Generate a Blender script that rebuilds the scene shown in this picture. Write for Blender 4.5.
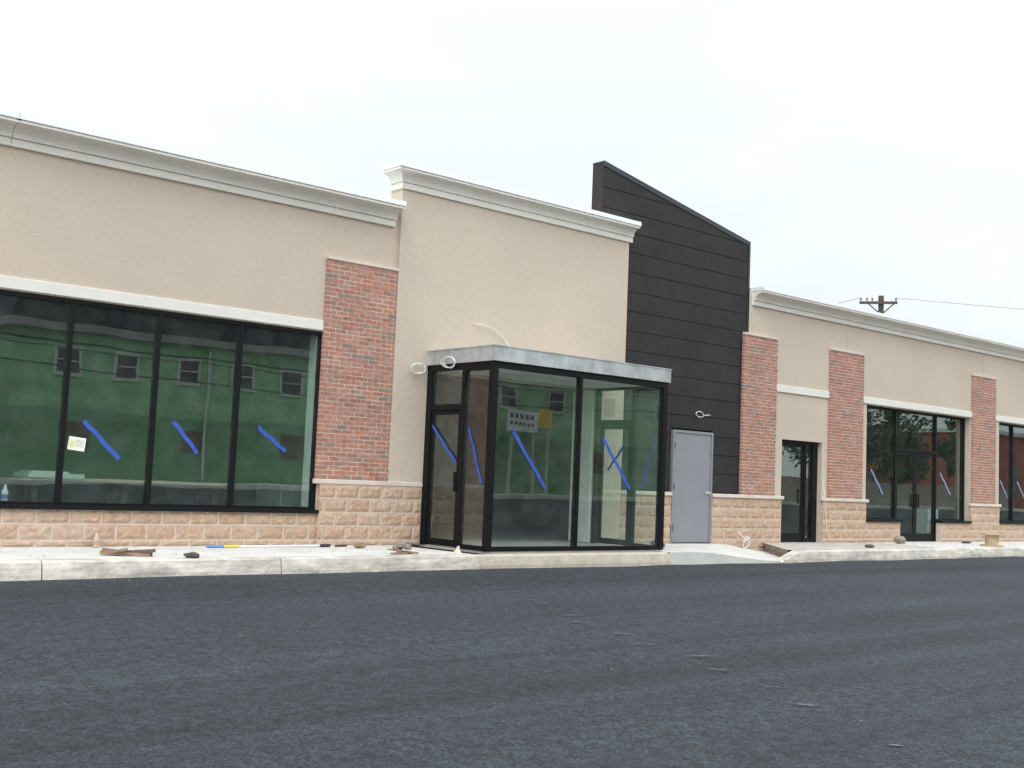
import bpy, bmesh, math, random
from mathutils import Vector, Matrix, noise as mnoise

for o in list(bpy.data.objects):
    bpy.data.objects.remove(o)
S = bpy.context.scene
COL = S.collection
rnd = random.Random(7)

# ------------------------------------------------------------------ camera
CAM_H, CAM_Y = 1.068, -14.72
YAW, PITCH, ROLL = math.radians(40.40), math.radians(4.782), math.radians(2.397)
cam_d = bpy.data.cameras.new('camera')
cam = bpy.data.objects.new('camera', cam_d)
COL.objects.link(cam)
fw = Vector((math.sin(YAW) * math.cos(PITCH), math.cos(YAW) * math.cos(PITCH), math.sin(PITCH)))
rt = Vector((math.cos(YAW), -math.sin(YAW), 0))
up = rt.cross(fw)
r2 = rt * math.cos(ROLL) + up * math.sin(ROLL)
u2 = -rt * math.sin(ROLL) + up * math.cos(ROLL)
m = Matrix((r2, u2, -fw)).transposed().to_4x4()
m.translation = Vector((0, CAM_Y, CAM_H))
cam.matrix_world = m
cam_d.sensor_width = 36
cam_d.lens = 1150 / 1024 * 36
cam_d.clip_start = 0.05
cam_d.clip_end = 3000
S.camera = cam

# ------------------------------------------------------------------ sky, sun, exposure
SUN_EL, SUN_AZ = math.radians(50), math.radians(232)      # azimuth measured from +Y clockwise: behind the photographer
W = bpy.data.worlds.new('World')
S.world = W
W.use_nodes = True
nt = W.node_tree
nt.nodes.clear()
out = nt.nodes.new('ShaderNodeOutputWorld')
bg = nt.nodes.new('ShaderNodeBackground')
sky = nt.nodes.new('ShaderNodeTexSky')
sky.sky_type = 'NISHITA'
sky.sun_disc = False
sky.sun_elevation = SUN_EL
sky.sun_rotation = SUN_AZ
sky.air_density = 1.0
sky.dust_density = 2.0
tc = nt.nodes.new('ShaderNodeTexCoord')
sep = nt.nodes.new('ShaderNodeSeparateXYZ')
nt.links.new(tc.outputs['Generated'], sep.inputs[0])
ramp = nt.nodes.new('ShaderNodeValToRGB')                 # overcast: horizon dimmer than zenith
ramp.color_ramp.elements[0].position = 0.0
ramp.color_ramp.elements[0].color = (0.66, 0.66, 0.66, 1)
ramp.color_ramp.elements[1].position = 1.0
ramp.color_ramp.elements[1].color = (1, 1, 1, 1)
nt.links.new(sep.outputs[2], ramp.inputs[0])
nz = nt.nodes.new('ShaderNodeTexNoise')
nz.inputs['Scale'].default_value = 2.2
nz.inputs['Detail'].default_value = 5
nz.inputs['Roughness'].default_value = 0.55
mp = nt.nodes.new('ShaderNodeMapping')
mp.inputs['Scale'].default_value = (1, 1, 2.5)
nt.links.new(tc.outputs['Generated'], mp.inputs[0])
nt.links.new(mp.outputs[0], nz.inputs['Vector'])
cr = nt.nodes.new('ShaderNodeValToRGB')
cr.color_ramp.elements[0].position = 0.36
cr.color_ramp.elements[0].color = (18.0, 19.6, 20.5, 1)
cr.color_ramp.elements[1].position = 0.66
cr.color_ramp.elements[1].color = (22.8, 23.0, 22.9, 1)
nt.links.new(nz.outputs['Fac'], cr.inputs[0])
mul = nt.nodes.new('ShaderNodeMixRGB')
mul.blend_type = 'MULTIPLY'
mul.inputs[0].default_value = 1
nt.links.new(cr.outputs[0], mul.inputs[1])
nt.links.new(ramp.outputs[0], mul.inputs[2])
mix = nt.nodes.new('ShaderNodeMixRGB')
mix.inputs[0].default_value = 0.90
nt.links.new(sky.outputs[0], mix.inputs[1])
nt.links.new(mul.outputs[0], mix.inputs[2])
# cloud deck is brighter on the sun's side of the sky
vd = nt.nodes.new('ShaderNodeVectorMath')
vd.operation = 'DOT_PRODUCT'
nt.links.new(tc.outputs['Generated'], vd.inputs[0])
vd.inputs[1].default_value = (math.sin(SUN_AZ) * math.cos(SUN_EL), math.cos(SUN_AZ) * math.cos(SUN_EL), math.sin(SUN_EL))
mrs = nt.nodes.new('ShaderNodeMapRange')
mrs.interpolation_type = 'SMOOTHSTEP'
mrs.inputs['From Min'].default_value = -0.5
mrs.inputs['From Max'].default_value = 0.9
mrs.inputs['To Min'].default_value = 0.80
mrs.inputs['To Max'].default_value = 1.50
nt.links.new(vd.outputs['Value'], mrs.inputs[0])
vs = nt.nodes.new('ShaderNodeVectorMath')
vs.operation = 'SCALE'
nt.links.new(mix.outputs[0], vs.inputs[0])
nt.links.new(mrs.outputs[0], vs.inputs['Scale'])
nt.links.new(vs.outputs[0], bg.inputs['Color'])
bg.inputs['Strength'].default_value = 0.10
nt.links.new(bg.outputs[0], out.inputs[0])

sd = bpy.data.lights.new('sun', 'SUN')
sd.energy = 0.9
sd.angle = math.radians(25)
sd.color = (1.0, 0.97, 0.92)
sun = bpy.data.objects.new('sun', sd)
COL.objects.link(sun)
sdir = Vector((math.sin(SUN_AZ) * math.cos(SUN_EL), math.cos(SUN_AZ) * math.cos(SUN_EL), math.sin(SUN_EL)))
sun.rotation_euler = sdir.to_track_quat('Z', 'Y').to_euler()
sun.location = sdir * 60

S.view_settings.view_transform = 'Standard'
S.view_settings.look = 'None'
S.view_settings.exposure = -0.15
S.view_settings.gamma = 1.0
S.view_settings.use_curve_mapping = False
S.render.engine = 'CYCLES'
S.cycles.max_bounces = 10
S.cycles.transparent_max_bounces = 16
S.cycles.use_denoising = True
S.cycles.denoising_prefilter = 'FAST'


# ------------------------------------------------------------------ materials
def base_mat(name):
    mt = bpy.data.materials.new(name)
    mt.use_nodes = True
    n = mt.node_tree.nodes
    return mt, n, mt.node_tree.links, n['Principled BSDF']


def mat(name, col, rough=0.7, var=0.12, scale=3.0, bump=0.0, bscale=60, metal=0.0, spec=0.5, stretch=(1, 1, 1), var2=0.0, scale2=0.6):
    """Principled surface: colour modulated by noise in object space, optional fine bump."""
    mt, n, l, p = base_mat(name)
    t = n.new('ShaderNodeTexCoord')
    mpn = n.new('ShaderNodeMapping')
    mpn.inputs['Scale'].default_value = stretch
    l.new(t.outputs['Object'], mpn.inputs[0])
    no = n.new('ShaderNodeTexNoise')
    no.inputs['Scale'].default_value = scale
    no.inputs['Detail'].default_value = 6
    no.inputs['Roughness'].default_value = 0.6
    l.new(mpn.outputs[0], no.inputs['Vector'])
    cr = n.new('ShaderNodeValToRGB')
    cr.color_ramp.elements[0].position = 0.3
    cr.color_ramp.elements[1].position = 0.7
    cr.color_ramp.elements[0].color = (*[c * (1 - var) for c in col], 1)
    cr.color_ramp.elements[1].color = (*[min(1, c * (1 + var)) for c in col], 1)
    l.new(no.outputs['Fac'], cr.inputs[0])
    last = cr.outputs[0]
    if var2:
        n2 = n.new('ShaderNodeTexNoise')
        n2.inputs['Scale'].default_value = scale2
        n2.inputs['Detail'].default_value = 4
        l.new(t.outputs['Object'], n2.inputs['Vector'])
        mr = n.new('ShaderNodeMapRange')
        mr.inputs['From Min'].default_value = 0.3
        mr.inputs['From Max'].default_value = 0.7
        mr.inputs['To Min'].default_value = 1 - var2
        mr.inputs['To Max'].default_value = 1 + var2
        l.new(n2.outputs['Fac'], mr.inputs[0])
        mm = n.new('ShaderNodeVectorMath')
        mm.operation = 'SCALE'
        l.new(last, mm.inputs[0])
        l.new(mr.outputs[0], mm.inputs['Scale'])
        last = mm.outputs[0]
    l.new(last, p.inputs['Base Color'])
    p.inputs['Roughness'].default_value = rough
    p.inputs['Metallic'].default_value = metal
    p.inputs['Specular IOR Level'].default_value = spec
    if bump:
        nb = n.new('ShaderNodeTexNoise')
        nb.inputs['Scale'].default_value = bscale
        nb.inputs['Detail'].default_value = 4
        l.new(t.outputs['Object'], nb.inputs['Vector'])
        b = n.new('ShaderNodeBump')
        b.inputs['Strength'].default_value = bump
        b.inputs['Distance'].default_value = 0.02
        l.new(nb.outputs['Fac'], b.inputs['Height'])
        l.new(b.outputs[0], p.inputs['Normal'])
    return mt


def island_mat(name, stops, rough=0.85, bump=0.25, bscale=45, var=0.12, tint=(0.3, 0.3, 0.3), tamt=0.4, tscale=12, nscale=9):
    """One colour per brick or block (random per mesh island), mottled by noise."""
    mt, n, l, p = base_mat(name)
    g = n.new('ShaderNodeNewGeometry')
    cr = n.new('ShaderNodeValToRGB')
    cr.color_ramp.interpolation = 'CONSTANT'
    e = cr.color_ramp.elements
    while len(e) < len(stops):
        e.new(0.5)
    for el, (pos, c) in zip(e, stops):
        el.position = pos
        el.color = (*c, 1)
    l.new(g.outputs['Random Per Island'], cr.inputs[0])
    t = n.new('ShaderNodeTexCoord')
    no = n.new('ShaderNodeTexNoise')
    no.inputs['Scale'].default_value = nscale
    no.inputs['Detail'].default_value = 7
    no.inputs['Roughness'].default_value = 0.7
    l.new(t.outputs['Object'], no.inputs['Vector'])
    mr = n.new('ShaderNodeMapRange')
    mr.inputs['From Min'].default_value = 0.3
    mr.inputs['From Max'].default_value = 0.7
    mr.inputs['To Min'].default_value = 1 - var
    mr.inputs['To Max'].default_value = 1 + var
    l.new(no.outputs['Fac'], mr.inputs[0])
    mm = n.new('ShaderNodeVectorMath')
    mm.operation = 'SCALE'
    tn_ = n.new('ShaderNodeTexNoise')
    tn_.inputs['Scale'].default_value = tscale
    tn_.inputs['Detail'].default_value = 5
    tn_.inputs['Roughness'].default_value = 0.7
    off = n.new('ShaderNodeVectorMath')
    off.operation = 'ADD'
    off.inputs[1].default_value = (13.7, 5.1, 8.3)
    l.new(t.outputs['Object'], off.inputs[0])
    l.new(off.outputs[0], tn_.inputs['Vector'])
    tr_ = n.new('ShaderNodeMapRange')
    tr_.inputs['From Min'].default_value = 0.38
    tr_.inputs['From Max'].default_value = 0.68
    tr_.inputs['To Max'].default_value = tamt
    l.new(tn_.outputs['Fac'], tr_.inputs[0])
    tm = n.new('ShaderNodeMixRGB')
    tm.inputs[2].default_value = (*tint, 1)
    l.new(tr_.outputs[0], tm.inputs[0])
    l.new(cr.outputs[0], tm.inputs[1])
    l.new(tm.outputs[0], mm.inputs[0])
    l.new(mr.outputs[0], mm.inputs['Scale'])
    l.new(mm.outputs[0], p.inputs['Base Color'])
    p.inputs['Roughness'].default_value = rough
    nb = n.new('ShaderNodeTexNoise')
    nb.inputs['Scale'].default_value = bscale
    nb.inputs['Detail'].default_value = 5
    l.new(t.outputs['Object'], nb.inputs['Vector'])
    b = n.new('ShaderNodeBump')
    b.inputs['Strength'].default_value = bump
    b.inputs['Distance'].default_value = 0.02
    l.new(nb.outputs['Fac'], b.inputs['Height'])
    l.new(b.outputs[0], p.inputs['Normal'])
    return mt


def glass_mat(name, tint, r0, dirt=0.02):
    """Architectural glass: tinted see-through plus mirror reflection by angle."""
    mt = bpy.data.materials.new(name)
    mt.use_nodes = True
    n, l = mt.node_tree.nodes, mt.node_tree.links
    n.clear()
    o = n.new('ShaderNodeOutputMaterial')
    tr = n.new('ShaderNodeBsdfTransparent')
    tr.inputs[0].default_value = (*tint, 1)
    gl = n.new('ShaderNodeBsdfGlossy')
    gl.inputs['Color'].default_value = (0.93, 1.0, 0.97, 1)
    gl.inputs['Roughness'].default_value = 0.0
    t = n.new('ShaderNodeTexCoord')
    nb = n.new('ShaderNodeTexNoise')
    nb.inputs['Scale'].default_value = 0.9
    nb.inputs['Detail'].default_value = 1
    l.new(t.outputs['Object'], nb.inputs['Vector'])
    b = n.new('ShaderNodeBump')
    b.inputs['Strength'].default_value = 0.09
    b.inputs['Distance'].default_value = 0.02
    l.new(nb.outputs['Fac'], b.inputs['Height'])
    l.new(b.outputs[0], gl.inputs['Normal'])
    ge = n.new('ShaderNodeNewGeometry')                    # Schlick reflectance, the same from both sides
    dt = n.new('ShaderNodeVectorMath')
    dt.operation = 'DOT_PRODUCT'
    l.new(ge.outputs['Incoming'], dt.inputs[0])
    l.new(ge.outputs['Normal'], dt.inputs[1])
    prev = dt.outputs['Value']
    for op, v in (('ABSOLUTE', None), ('SUBTRACT', 1.0), ('POWER', 5.0), ('MULTIPLY_ADD', 1 - r0)):
        q = n.new('ShaderNodeMath')
        q.operation = op
        q.use_clamp = True
        if op == 'SUBTRACT':
            q.inputs[0].default_value = v
            l.new(prev, q.inputs[1])
        else:
            l.new(prev, q.inputs[0])
            if v is not None:
                q.inputs[1].default_value = v
        if op == 'MULTIPLY_ADD':
            q.inputs[2].default_value = r0
        prev = q.outputs[0]
    df = n.new('ShaderNodeBsdfDiffuse')
    df.inputs['Color'].default_value = (0.5, 0.52, 0.5, 1)
    m0 = n.new('ShaderNodeMixShader')
    n2 = n.new('ShaderNodeTexNoise')
    n2.inputs['Scale'].default_value = 4
    n2.inputs['Detail'].default_value = 5
    l.new(t.outputs['Object'], n2.inputs['Vector'])
    mr = n.new('ShaderNodeMapRange')
    mr.inputs['From Min'].default_value = 0.35
    mr.inputs['From Max'].default_value = 0.75
    mr.inputs['To Min'].default_value = dirt * 0.4
    mr.inputs['To Max'].default_value = dirt * 2
    l.new(n2.outputs['Fac'], mr.inputs[0])
    l.new(mr.outputs[0], m0.inputs[0])
    l.new(tr.outputs[0], m0.inputs[1])
    l.new(df.outputs[0], m0.inputs[2])
    m1 = n.new('ShaderNodeMixShader')
    l.new(prev, m1.inputs[0])
    l.new(m0.outputs[0], m1.inputs[1])
    l.new(gl.outputs[0], m1.inputs[2])
    l.new(m1.outputs[0], o.inputs[0])
    return mt


def asphalt_mat(name, lo, hi):
    mt, n, l, p = base_mat(name)
    t = n.new('ShaderNodeTexCoord')
    def nse(scale, detail, rough, st=(1, 1, 1)):
        q = n.new('ShaderNodeMapping')
        q.inputs['Scale'].default_value = st
        l.new(t.outputs['Object'], q.inputs[0])
        k = n.new('ShaderNodeTexNoise')
        k.inputs['Scale'].default_value = scale
        k.inputs['Detail'].default_value = detail
        k.inputs['Roughness'].default_value = rough
        l.new(q.outputs[0], k.inputs['Vector'])
        return k.outputs['Fac']
    fine = nse(44, 6, 0.85)
    cr = n.new('ShaderNodeValToRGB')
    cr.color_ramp.elements[0].position = 0.37
    cr.color_ramp.elements[0].color = (*lo, 1)
    cr.color_ramp.elements[1].position = 0.64
    cr.color_ramp.elements[1].color = (*hi, 1)
    l.new(fine, cr.inputs[0])
    last = cr.outputs[0]
    # roller lanes run along the shop front, plus blotches
    for fac, a, b_, f0, f1 in ((nse(1.0, 3, 0.55, (0.05, 0.9, 1)), 0.80, 1.16, 0.36, 0.62),
                               (nse(0.35, 4, 0.6), 0.90, 1.10, 0.35, 0.65),
                               (nse(1.0, 3, 0.6, (0.04, 1.9, 1)), 0.74, 1.0, 0.28, 0.46),
                               (nse(11, 6, 0.85), 0.42, 1.62, 0.36, 0.64)):
        mr = n.new('ShaderNodeMapRange')
        mr.inputs['From Min'].default_value = f0
        mr.inputs['From Max'].default_value = f1
        mr.inputs['To Min'].default_value = a
        mr.inputs['To Max'].default_value = b_
        l.new(fac, mr.inputs[0])
        mm = n.new('ShaderNodeVectorMath')
        mm.operation = 'SCALE'
        l.new(last, mm.inputs[0])
        l.new(mr.outputs[0], mm.inputs['Scale'])
        last = mm.outputs[0]
    l.new(last, p.inputs['Base Color'])
    p.inputs['Roughness'].default_value = 0.8
    p.inputs['Specular IOR Level'].default_value = 0.35
    bn = n.new('ShaderNodeBump')
    bn.inputs['Strength'].default_value = 1.0
    bn.inputs['Distance'].default_value = 0.02
    l.new(nse(55, 4, 0.7), bn.inputs['Height'])
    l.new(bn.outputs[0], p.inputs['Normal'])
    return mt


M = {}
M['stucco'] = mat('tan_stucco', (0.54, 0.455, 0.370), 0.9, 0.055, 26, 0.32, 45, var2=0.05, scale2=0.5)
M['stucco_joint'] = mat('stucco_joint', (0.44, 0.375, 0.30), 0.9, 0.05)
M['cornice'] = mat('cornice_foam_coat', (0.74, 0.705, 0.64), 0.8, 0.05, 2.0, 0.15, 80)
M['coping'] = mat('white_metal_coping', (0.85, 0.85, 0.85), 0.35, 0.02)
M['lintel'] = mat('white_stucco_band', (0.70, 0.685, 0.63), 0.85, 0.05, 2.0, 0.2, 80)
M['ledge'] = mat('cast_stone_ledge', (0.63, 0.55, 0.48), 0.85, 0.10, 4.0, 0.2, 60)
M['mortar'] = mat('mortar', (0.60, 0.51, 0.45), 0.95, 0.10, 8)
M['block_mortar'] = mat('block_mortar', (0.56, 0.485, 0.41), 0.95, 0.10, 8)
M['brick'] = island_mat('red_brick', [(0.0, (0.373, 0.158, 0.115)), (0.12, (0.424, 0.168, 0.115)), (0.24, (0.339, 0.143, 0.105)), (0.36, (0.418, 0.189, 0.135)),
                                      (0.47, (0.373, 0.133, 0.095)), (0.57, (0.339, 0.168, 0.130)), (0.67, (0.452, 0.173, 0.105)), (0.75, (0.305, 0.138, 0.105)),
                                      (0.83, (0.390, 0.194, 0.150)), (0.90, (0.266, 0.168, 0.140)), (0.955, (0.186, 0.158, 0.145))],
                        bump=0.5, bscale=40, var=0.25, tint=(0.40, 0.28, 0.22), tamt=0.5, tscale=11, nscale=16)
M['block'] = island_mat('split_face_block', [(0.0, (0.455, 0.330, 0.245)), (0.2, (0.475, 0.340, 0.250)), (0.38, (0.445, 0.325, 0.245)),
                                             (0.55, (0.470, 0.350, 0.260)), (0.7, (0.440, 0.310, 0.225)), (0.85, (0.490, 0.375, 0.295))],
                        rough=0.95, bump=1.0, bscale=16, var=0.22, tint=(0.50, 0.30, 0.19), tamt=0.65, tscale=5.5, nscale=14)
M['siding'] = mat('dark_brown_siding', (0.0305, 0.0265, 0.027), 0.65, 0.16, 2.2, 0.12, 120, spec=.25, var2=0.12, scale2=0.8)
M['trim_dark'] = mat('dark_blue_trim', (0.020, 0.028, 0.036), 0.4, 0.08)
M['groove'] = mat('siding_groove', (0.016, 0.013, 0.012), 0.9, 0.05)
M['frame'] = mat('black_aluminium', (0.007, 0.0075, 0.009), 0.5, 0.1, spec=0.18)
M['glass'] = glass_mat('tinted_glass', (0.86, 0.94, 0.915), 0.115)
M['glass_clear'] = glass_mat('clear_glass', (0.95, 0.985, 0.97), 0.075)
M['glass_far'] = mat('far_window_glass', (0.03, 0.035, 0.045), 0.1, 0.2)
M['galv'] = mat('galvanised_sheet', (0.43, 0.45, 0.45), 0.55, 0.26, 3.0, 0.8, 3.2, stretch=(1, 1, .5), metal=0.35, var2=0.08, scale2=6)
M['door_grey'] = mat('grey_steel_door', (0.238, 0.238, 0.268), 0.5, 0.06, 1.6)
M['steel'] = mat('brushed_steel', (0.6, 0.6, 0.6), 0.3, 0.05, metal=0.9)
M['hinge'] = mat('hinge_metal', (0.10, 0.14, 0.14), 0.5, 0.1)
M['concrete'] = mat('new_concrete', (0.585, 0.575, 0.55), 0.9, 0.12, 1.4, 0.25, 40, var2=0.07, scale2=7)
M['kerb'] = mat('kerb_concrete', (0.51, 0.475, 0.42), 0.9, 0.34, 3.2, 0.8, 14, stretch=(0.5, 1, 3.2), var2=0.16, scale2=5)
M['kerb_tan'] = mat('tan_concrete', (0.46, 0.41, 0.34), 0.9, 0.14, 3.0, 0.4, 25, var2=0.08, scale2=10)
M['rough_edge'] = mat('rough_cast_edge', (0.22, 0.175, 0.14), 0.95, 0.35, 12, 1.0, 18)
M['stoop'] = mat('stoop_concrete', (0.44, 0.425, 0.39), 0.9, 0.12, 3.0, 0.3, 35, var2=0.1, scale2=1.2)
M['asphalt'] = asphalt_mat('fresh_asphalt', (0.0065, 0.0095, 0.0140), (0.051, 0.060, 0.0735))
M['street'] = asphalt_mat('street_asphalt', (0.06, 0.06, 0.062), (0.12, 0.12, 0.122))
M['grass'] = mat('ground_grass', (0.09, 0.11, 0.045), 0.95, 0.3, 0.8)
M['chalk'] = mat('chalk', (0.115, 0.12, 0.125), 0.95, 0.6, 30)
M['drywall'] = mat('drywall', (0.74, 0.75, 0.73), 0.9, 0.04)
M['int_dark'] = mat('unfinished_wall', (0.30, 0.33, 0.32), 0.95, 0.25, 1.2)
M['int_black'] = mat('painted_room_shade', (0.045, 0.05, 0.052), 0.95, 0.3, 1.5)  # shade of the right-hand rooms put into the colour
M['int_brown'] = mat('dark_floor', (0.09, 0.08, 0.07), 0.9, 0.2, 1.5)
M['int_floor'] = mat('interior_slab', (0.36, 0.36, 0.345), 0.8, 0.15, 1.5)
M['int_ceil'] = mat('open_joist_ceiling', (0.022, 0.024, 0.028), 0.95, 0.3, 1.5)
M['tape'] = mat('blue_masking_tape', (0.030, 0.090, 0.40), 0.6, 0.25, 8)
M['tape_pale'] = mat('reflection_paled_tape', (0.20, 0.26, 0.42), 0.6, 0.15, 8)  # paler blue stands in for the glass reflection over these strips
M['paper'] = mat('paper', (0.80, 0.80, 0.72), 0.9, 0.03)
M['paper_ink'] = mat('paper_ink', (0.72, 0.68, 0.22), 0.9, 0.05)
M['paper_line'] = mat('paper_line', (0.42, 0.43, 0.42), 0.9, 0.05)
M['pvc'] = mat('white_cable', (0.78, 0.78, 0.76), 0.5, 0.04)
M['wood'] = mat('scrap_wood', (0.26, 0.18, 0.12), 0.9, 0.3, 5, 0.5, 25, stretch=(0.4, 3, 3))
M['wood_light'] = mat('plywood', (0.50, 0.37, 0.24), 0.85, 0.15, 4, 0.2, 25)
M['wood_dark'] = mat('dark_wood', (0.12, 0.085, 0.065), 0.9, 0.25, 6, 0.3, 25)
M['grit'] = mat('grit', (0.17, 0.155, 0.14), 0.95, 0.35, 20)
M['stone'] = mat('stone', (0.26, 0.23, 0.19), 0.95, 0.25, 14, 0.6, 30)
M['stone_dark'] = mat('dark_stone', (0.09, 0.075, 0.07), 0.95, 0.25, 14, 0.6, 30)
M['plastic_white'] = mat('white_plastic', (0.75, 0.78, 0.80), 0.4, 0.02)
M['plastic_blue'] = mat('blue_plastic', (0.10, 0.25, 0.55), 0.4, 0.05)
M['plastic_clear'] = mat('frosted_plastic', (0.55, 0.42, 0.36), 0.3, 0.1, 10)
M['plastic_yellow'] = mat('yellow_plastic', (0.70, 0.58, 0.10), 0.5, 0.05)
M['plastic_black'] = mat('black_plastic', (0.02, 0.02, 0.022), 0.5, 0.05)
M['cap_red'] = mat('orange_label', (0.48, 0.29, 0.21), 0.5, 0.05)
M['pole'] = mat('weathered_pole_wood', (0.085, 0.065, 0.055), 0.95, 0.25, 5, 0.4, 20, stretch=(3, 3, 0.4))
M['insul'] = mat('insulator', (0.14, 0.12, 0.12), 0.4, 0.1)
M['wire'] = mat('utility_wire', (0.03, 0.03, 0.03), 0.6, 0.05)
M['wire_pale'] = mat('bare_wire', (0.58, 0.50, 0.50), 0.6, 0.05)
M['green_light'] = mat('green_siding', (0.25, 0.475, 0.25), 0.8, 0.16, 1.3, stretch=(0.12, 1, 4))
M['green_dark'] = mat('dark_green_wall', (0.135, 0.285, 0.15), 0.8, 0.2, 1.2, stretch=(0.2, 1, 3))
M['far_trim'] = mat('far_white_trim', (0.50, 0.53, 0.49), 0.7, 0.04)
M['far_cornice'] = mat('far_grey_cornice', (0.26, 0.27, 0.26), 0.7, 0.06)
M['far_dormer'] = mat('far_dormer', (0.05, 0.052, 0.058), 0.8, 0.1)
M['far_roof'] = mat('far_slate_roof', (0.022, 0.024, 0.030), 0.8, 0.25, 2)
M['far_brown'] = mat('brown_door_paint', (0.10, 0.06, 0.04), 0.8, 0.15)
M['far_red'] = mat('far_red_brick', (0.28, 0.075, 0.055), 0.9, 0.2, 3)
M['leaf'] = mat('leaf', (0.040, 0.085, 0.030), 0.7, 0.45, 0.9)
M['bark'] = mat('bark', (0.09, 0.07, 0.055), 0.95, 0.3, 8, 0.4, 20)
M['sign_ink'] = mat('sign_ink', (0.03, 0.03, 0.035), 0.7, 0.05)
M['sign_yellow'] = mat('sign_yellow', (0.75, 0.55, 0.05), 0.6, 0.05)


# ------------------------------------------------------------------ geometry helpers
class MB:
    """Collects shapes in world coordinates, then links them as one mesh object."""
    def __init__(self):
        self.v, self.f = [], []

    def poly(self, pts):
        i = len(self.v)
        self.v += [tuple(p) for p in pts]
        self.f.append(tuple(range(i, i + len(pts))))
        return self

    def box(self, x0, x1, y0, y1, z0, z1):
        i = len(self.v)
        self.v += [(x, y, z) for z in (z0, z1) for y in (y0, y1) for x in (x0, x1)]
        self.f += [tuple(i + k for k in q) for q in ((0, 2, 3, 1), (4, 5, 7, 6), (0, 1, 5, 4), (2, 6, 7, 3), (0, 4, 6, 2), (1, 3, 7, 5))]
        return self

    def obox(self, c, sx, sy, sz, rot):
        """oriented box: centre, full sizes, rotation matrix"""
        i = len(self.v)
        for z in (-.5, .5):
            for y in (-.5, .5):
                for x in (-.5, .5):
                    self.v.append(tuple(Vector(c) + rot @ Vector((x * sx, y * sy, z * sz))))
        self.f += [tuple(i + k for k in q) for q in ((0, 2, 3, 1), (4, 5, 7, 6), (0, 1, 5, 4), (2, 6, 7, 3), (0, 4, 6, 2), (1, 3, 7, 5))]
        return self

    def prism(self, ring, off):
        """closed ring of points extruded by the offset vector"""
        n = len(ring)
        i = len(self.v)
        off = Vector(off)
        self.v += [tuple(p) for p in ring] + [tuple(Vector(p) + off) for p in ring]
        self.f.append(tuple(i + k for k in range(n)))
        self.f.append(tuple(i + n + k for k in reversed(range(n))))
        for k in range(n):
            a, b = i + k, i + (k + 1) % n
            self.f.append((a, a + n, b + n, b))
        return self

    def sweep(self, rings, cap=True):
        """rings of equal length joined one after the other"""
        n = len(rings[0])
        i = len(self.v)
        for r in rings:
            self.v += [tuple(p) for p in r]
        for j in range(len(rings) - 1):
            for k in range(n):
                a = i + j * n + k
                b = i + j * n + (k + 1) % n
                self.f.append((a, b, b + n, a + n))
        if cap:
            self.f.append(tuple(i + k for k in reversed(range(n))))
            e = i + (len(rings) - 1) * n
            self.f.append(tuple(e + k for k in range(n)))
        return self

    def tube(self, path, r, n=6):
        path = [Vector(p) for p in path]
        rings = []
        ref = None
        for j, p in enumerate(path):
            d = (path[min(j + 1, len(path) - 1)] - path[max(j - 1, 0)]).normalized()
            if ref is None:
                ref = d.orthogonal().normalized()
            ref = (ref - d * ref.dot(d)).normalized()
            b = d.cross(ref)
            rr = r[j] if isinstance(r, (list, tuple)) else r
            rings.append([p + (ref * math.cos(2 * math.pi * k / n) + b * math.sin(2 * math.pi * k / n)) * rr for k in range(n)])
        return self.sweep(rings)

    def lathe(self, base, prof, n=14):
        base = Vector(base)
        return self.sweep([[base + Vector((r * math.cos(2 * math.pi * k / n), r * math.sin(2 * math.pi * k / n), z)) for k in range(n)] for r, z in prof])

    def wall(self, x0, x1, z0, z1, y0, y1, holes):
        """wall slab parallel to X with rectangular openings and their reveals"""
        xs = sorted({x0, x1, *[h[0] for h in holes], *[h[1] for h in holes]})
        zs = sorted({z0, z1, *[h[2] for h in holes], *[h[3] for h in holes]})
        xs = [x for x in xs if x0 <= x <= x1]
        zs = [z for z in zs if z0 <= z <= z1]
        def solid(i, j):
            if i < 0 or j < 0 or i >= len(xs) - 1 or j >= len(zs) - 1:
                return False
            cx, cz = (xs[i] + xs[i + 1]) / 2, (zs[j] + zs[j + 1]) / 2
            return not any(h[0] < cx < h[1] and h[2] < cz < h[3] for h in holes)
        for i in range(len(xs) - 1):
            for j in range(len(zs) - 1):
                if not solid(i, j):
                    continue
                a, b, c, d = xs[i], xs[i + 1], zs[j], zs[j + 1]
                self.poly([(a, y0, c), (b, y0, c), (b, y0, d), (a, y0, d)])
                self.poly([(a, y1, c), (a, y1, d), (b, y1, d), (b, y1, c)])
                if not solid(i - 1, j):
                    self.poly([(a, y0, c), (a, y0, d), (a, y1, d), (a, y1, c)])
                if not solid(i + 1, j):
                    self.poly([(b, y0, c), (b, y1, c), (b, y1, d), (b, y0, d)])
                if not solid(i, j - 1):
                    self.poly([(a, y0, c), (a, y1, c), (b, y1, c), (b, y0, c)])
                if not solid(i, j + 1):
                    self.poly([(a, y0, d), (b, y0, d), (b, y1, d), (a, y1, d)])
        return self

    def build(self, name, mtl, parent=None, bevel=0.0, smooth=False, origin=None, segs=1):
        """link as one mesh object; vertices become local to the parent's (or the given) origin"""
        o0 = Vector((0, 0, 0))
        if parent is not None:
            o0 = world_loc(parent)
        elif origin is not None:
            o0 = Vector(origin)
        me = bpy.data.meshes.new(name)
        me.from_pydata([tuple(Vector(p) - o0) for p in self.v], [], self.f)
        bm = bmesh.new()
        bm.from_mesh(me)
        bmesh.ops.recalc_face_normals(bm, faces=bm.faces)
        bm.to_mesh(me)
        bm.free()
        me.materials.append(mtl)
        if smooth:
            for p in me.polygons:
                p.use_smooth = True
        ob = bpy.data.objects.new(name, me)
        COL.objects.link(ob)
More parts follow.
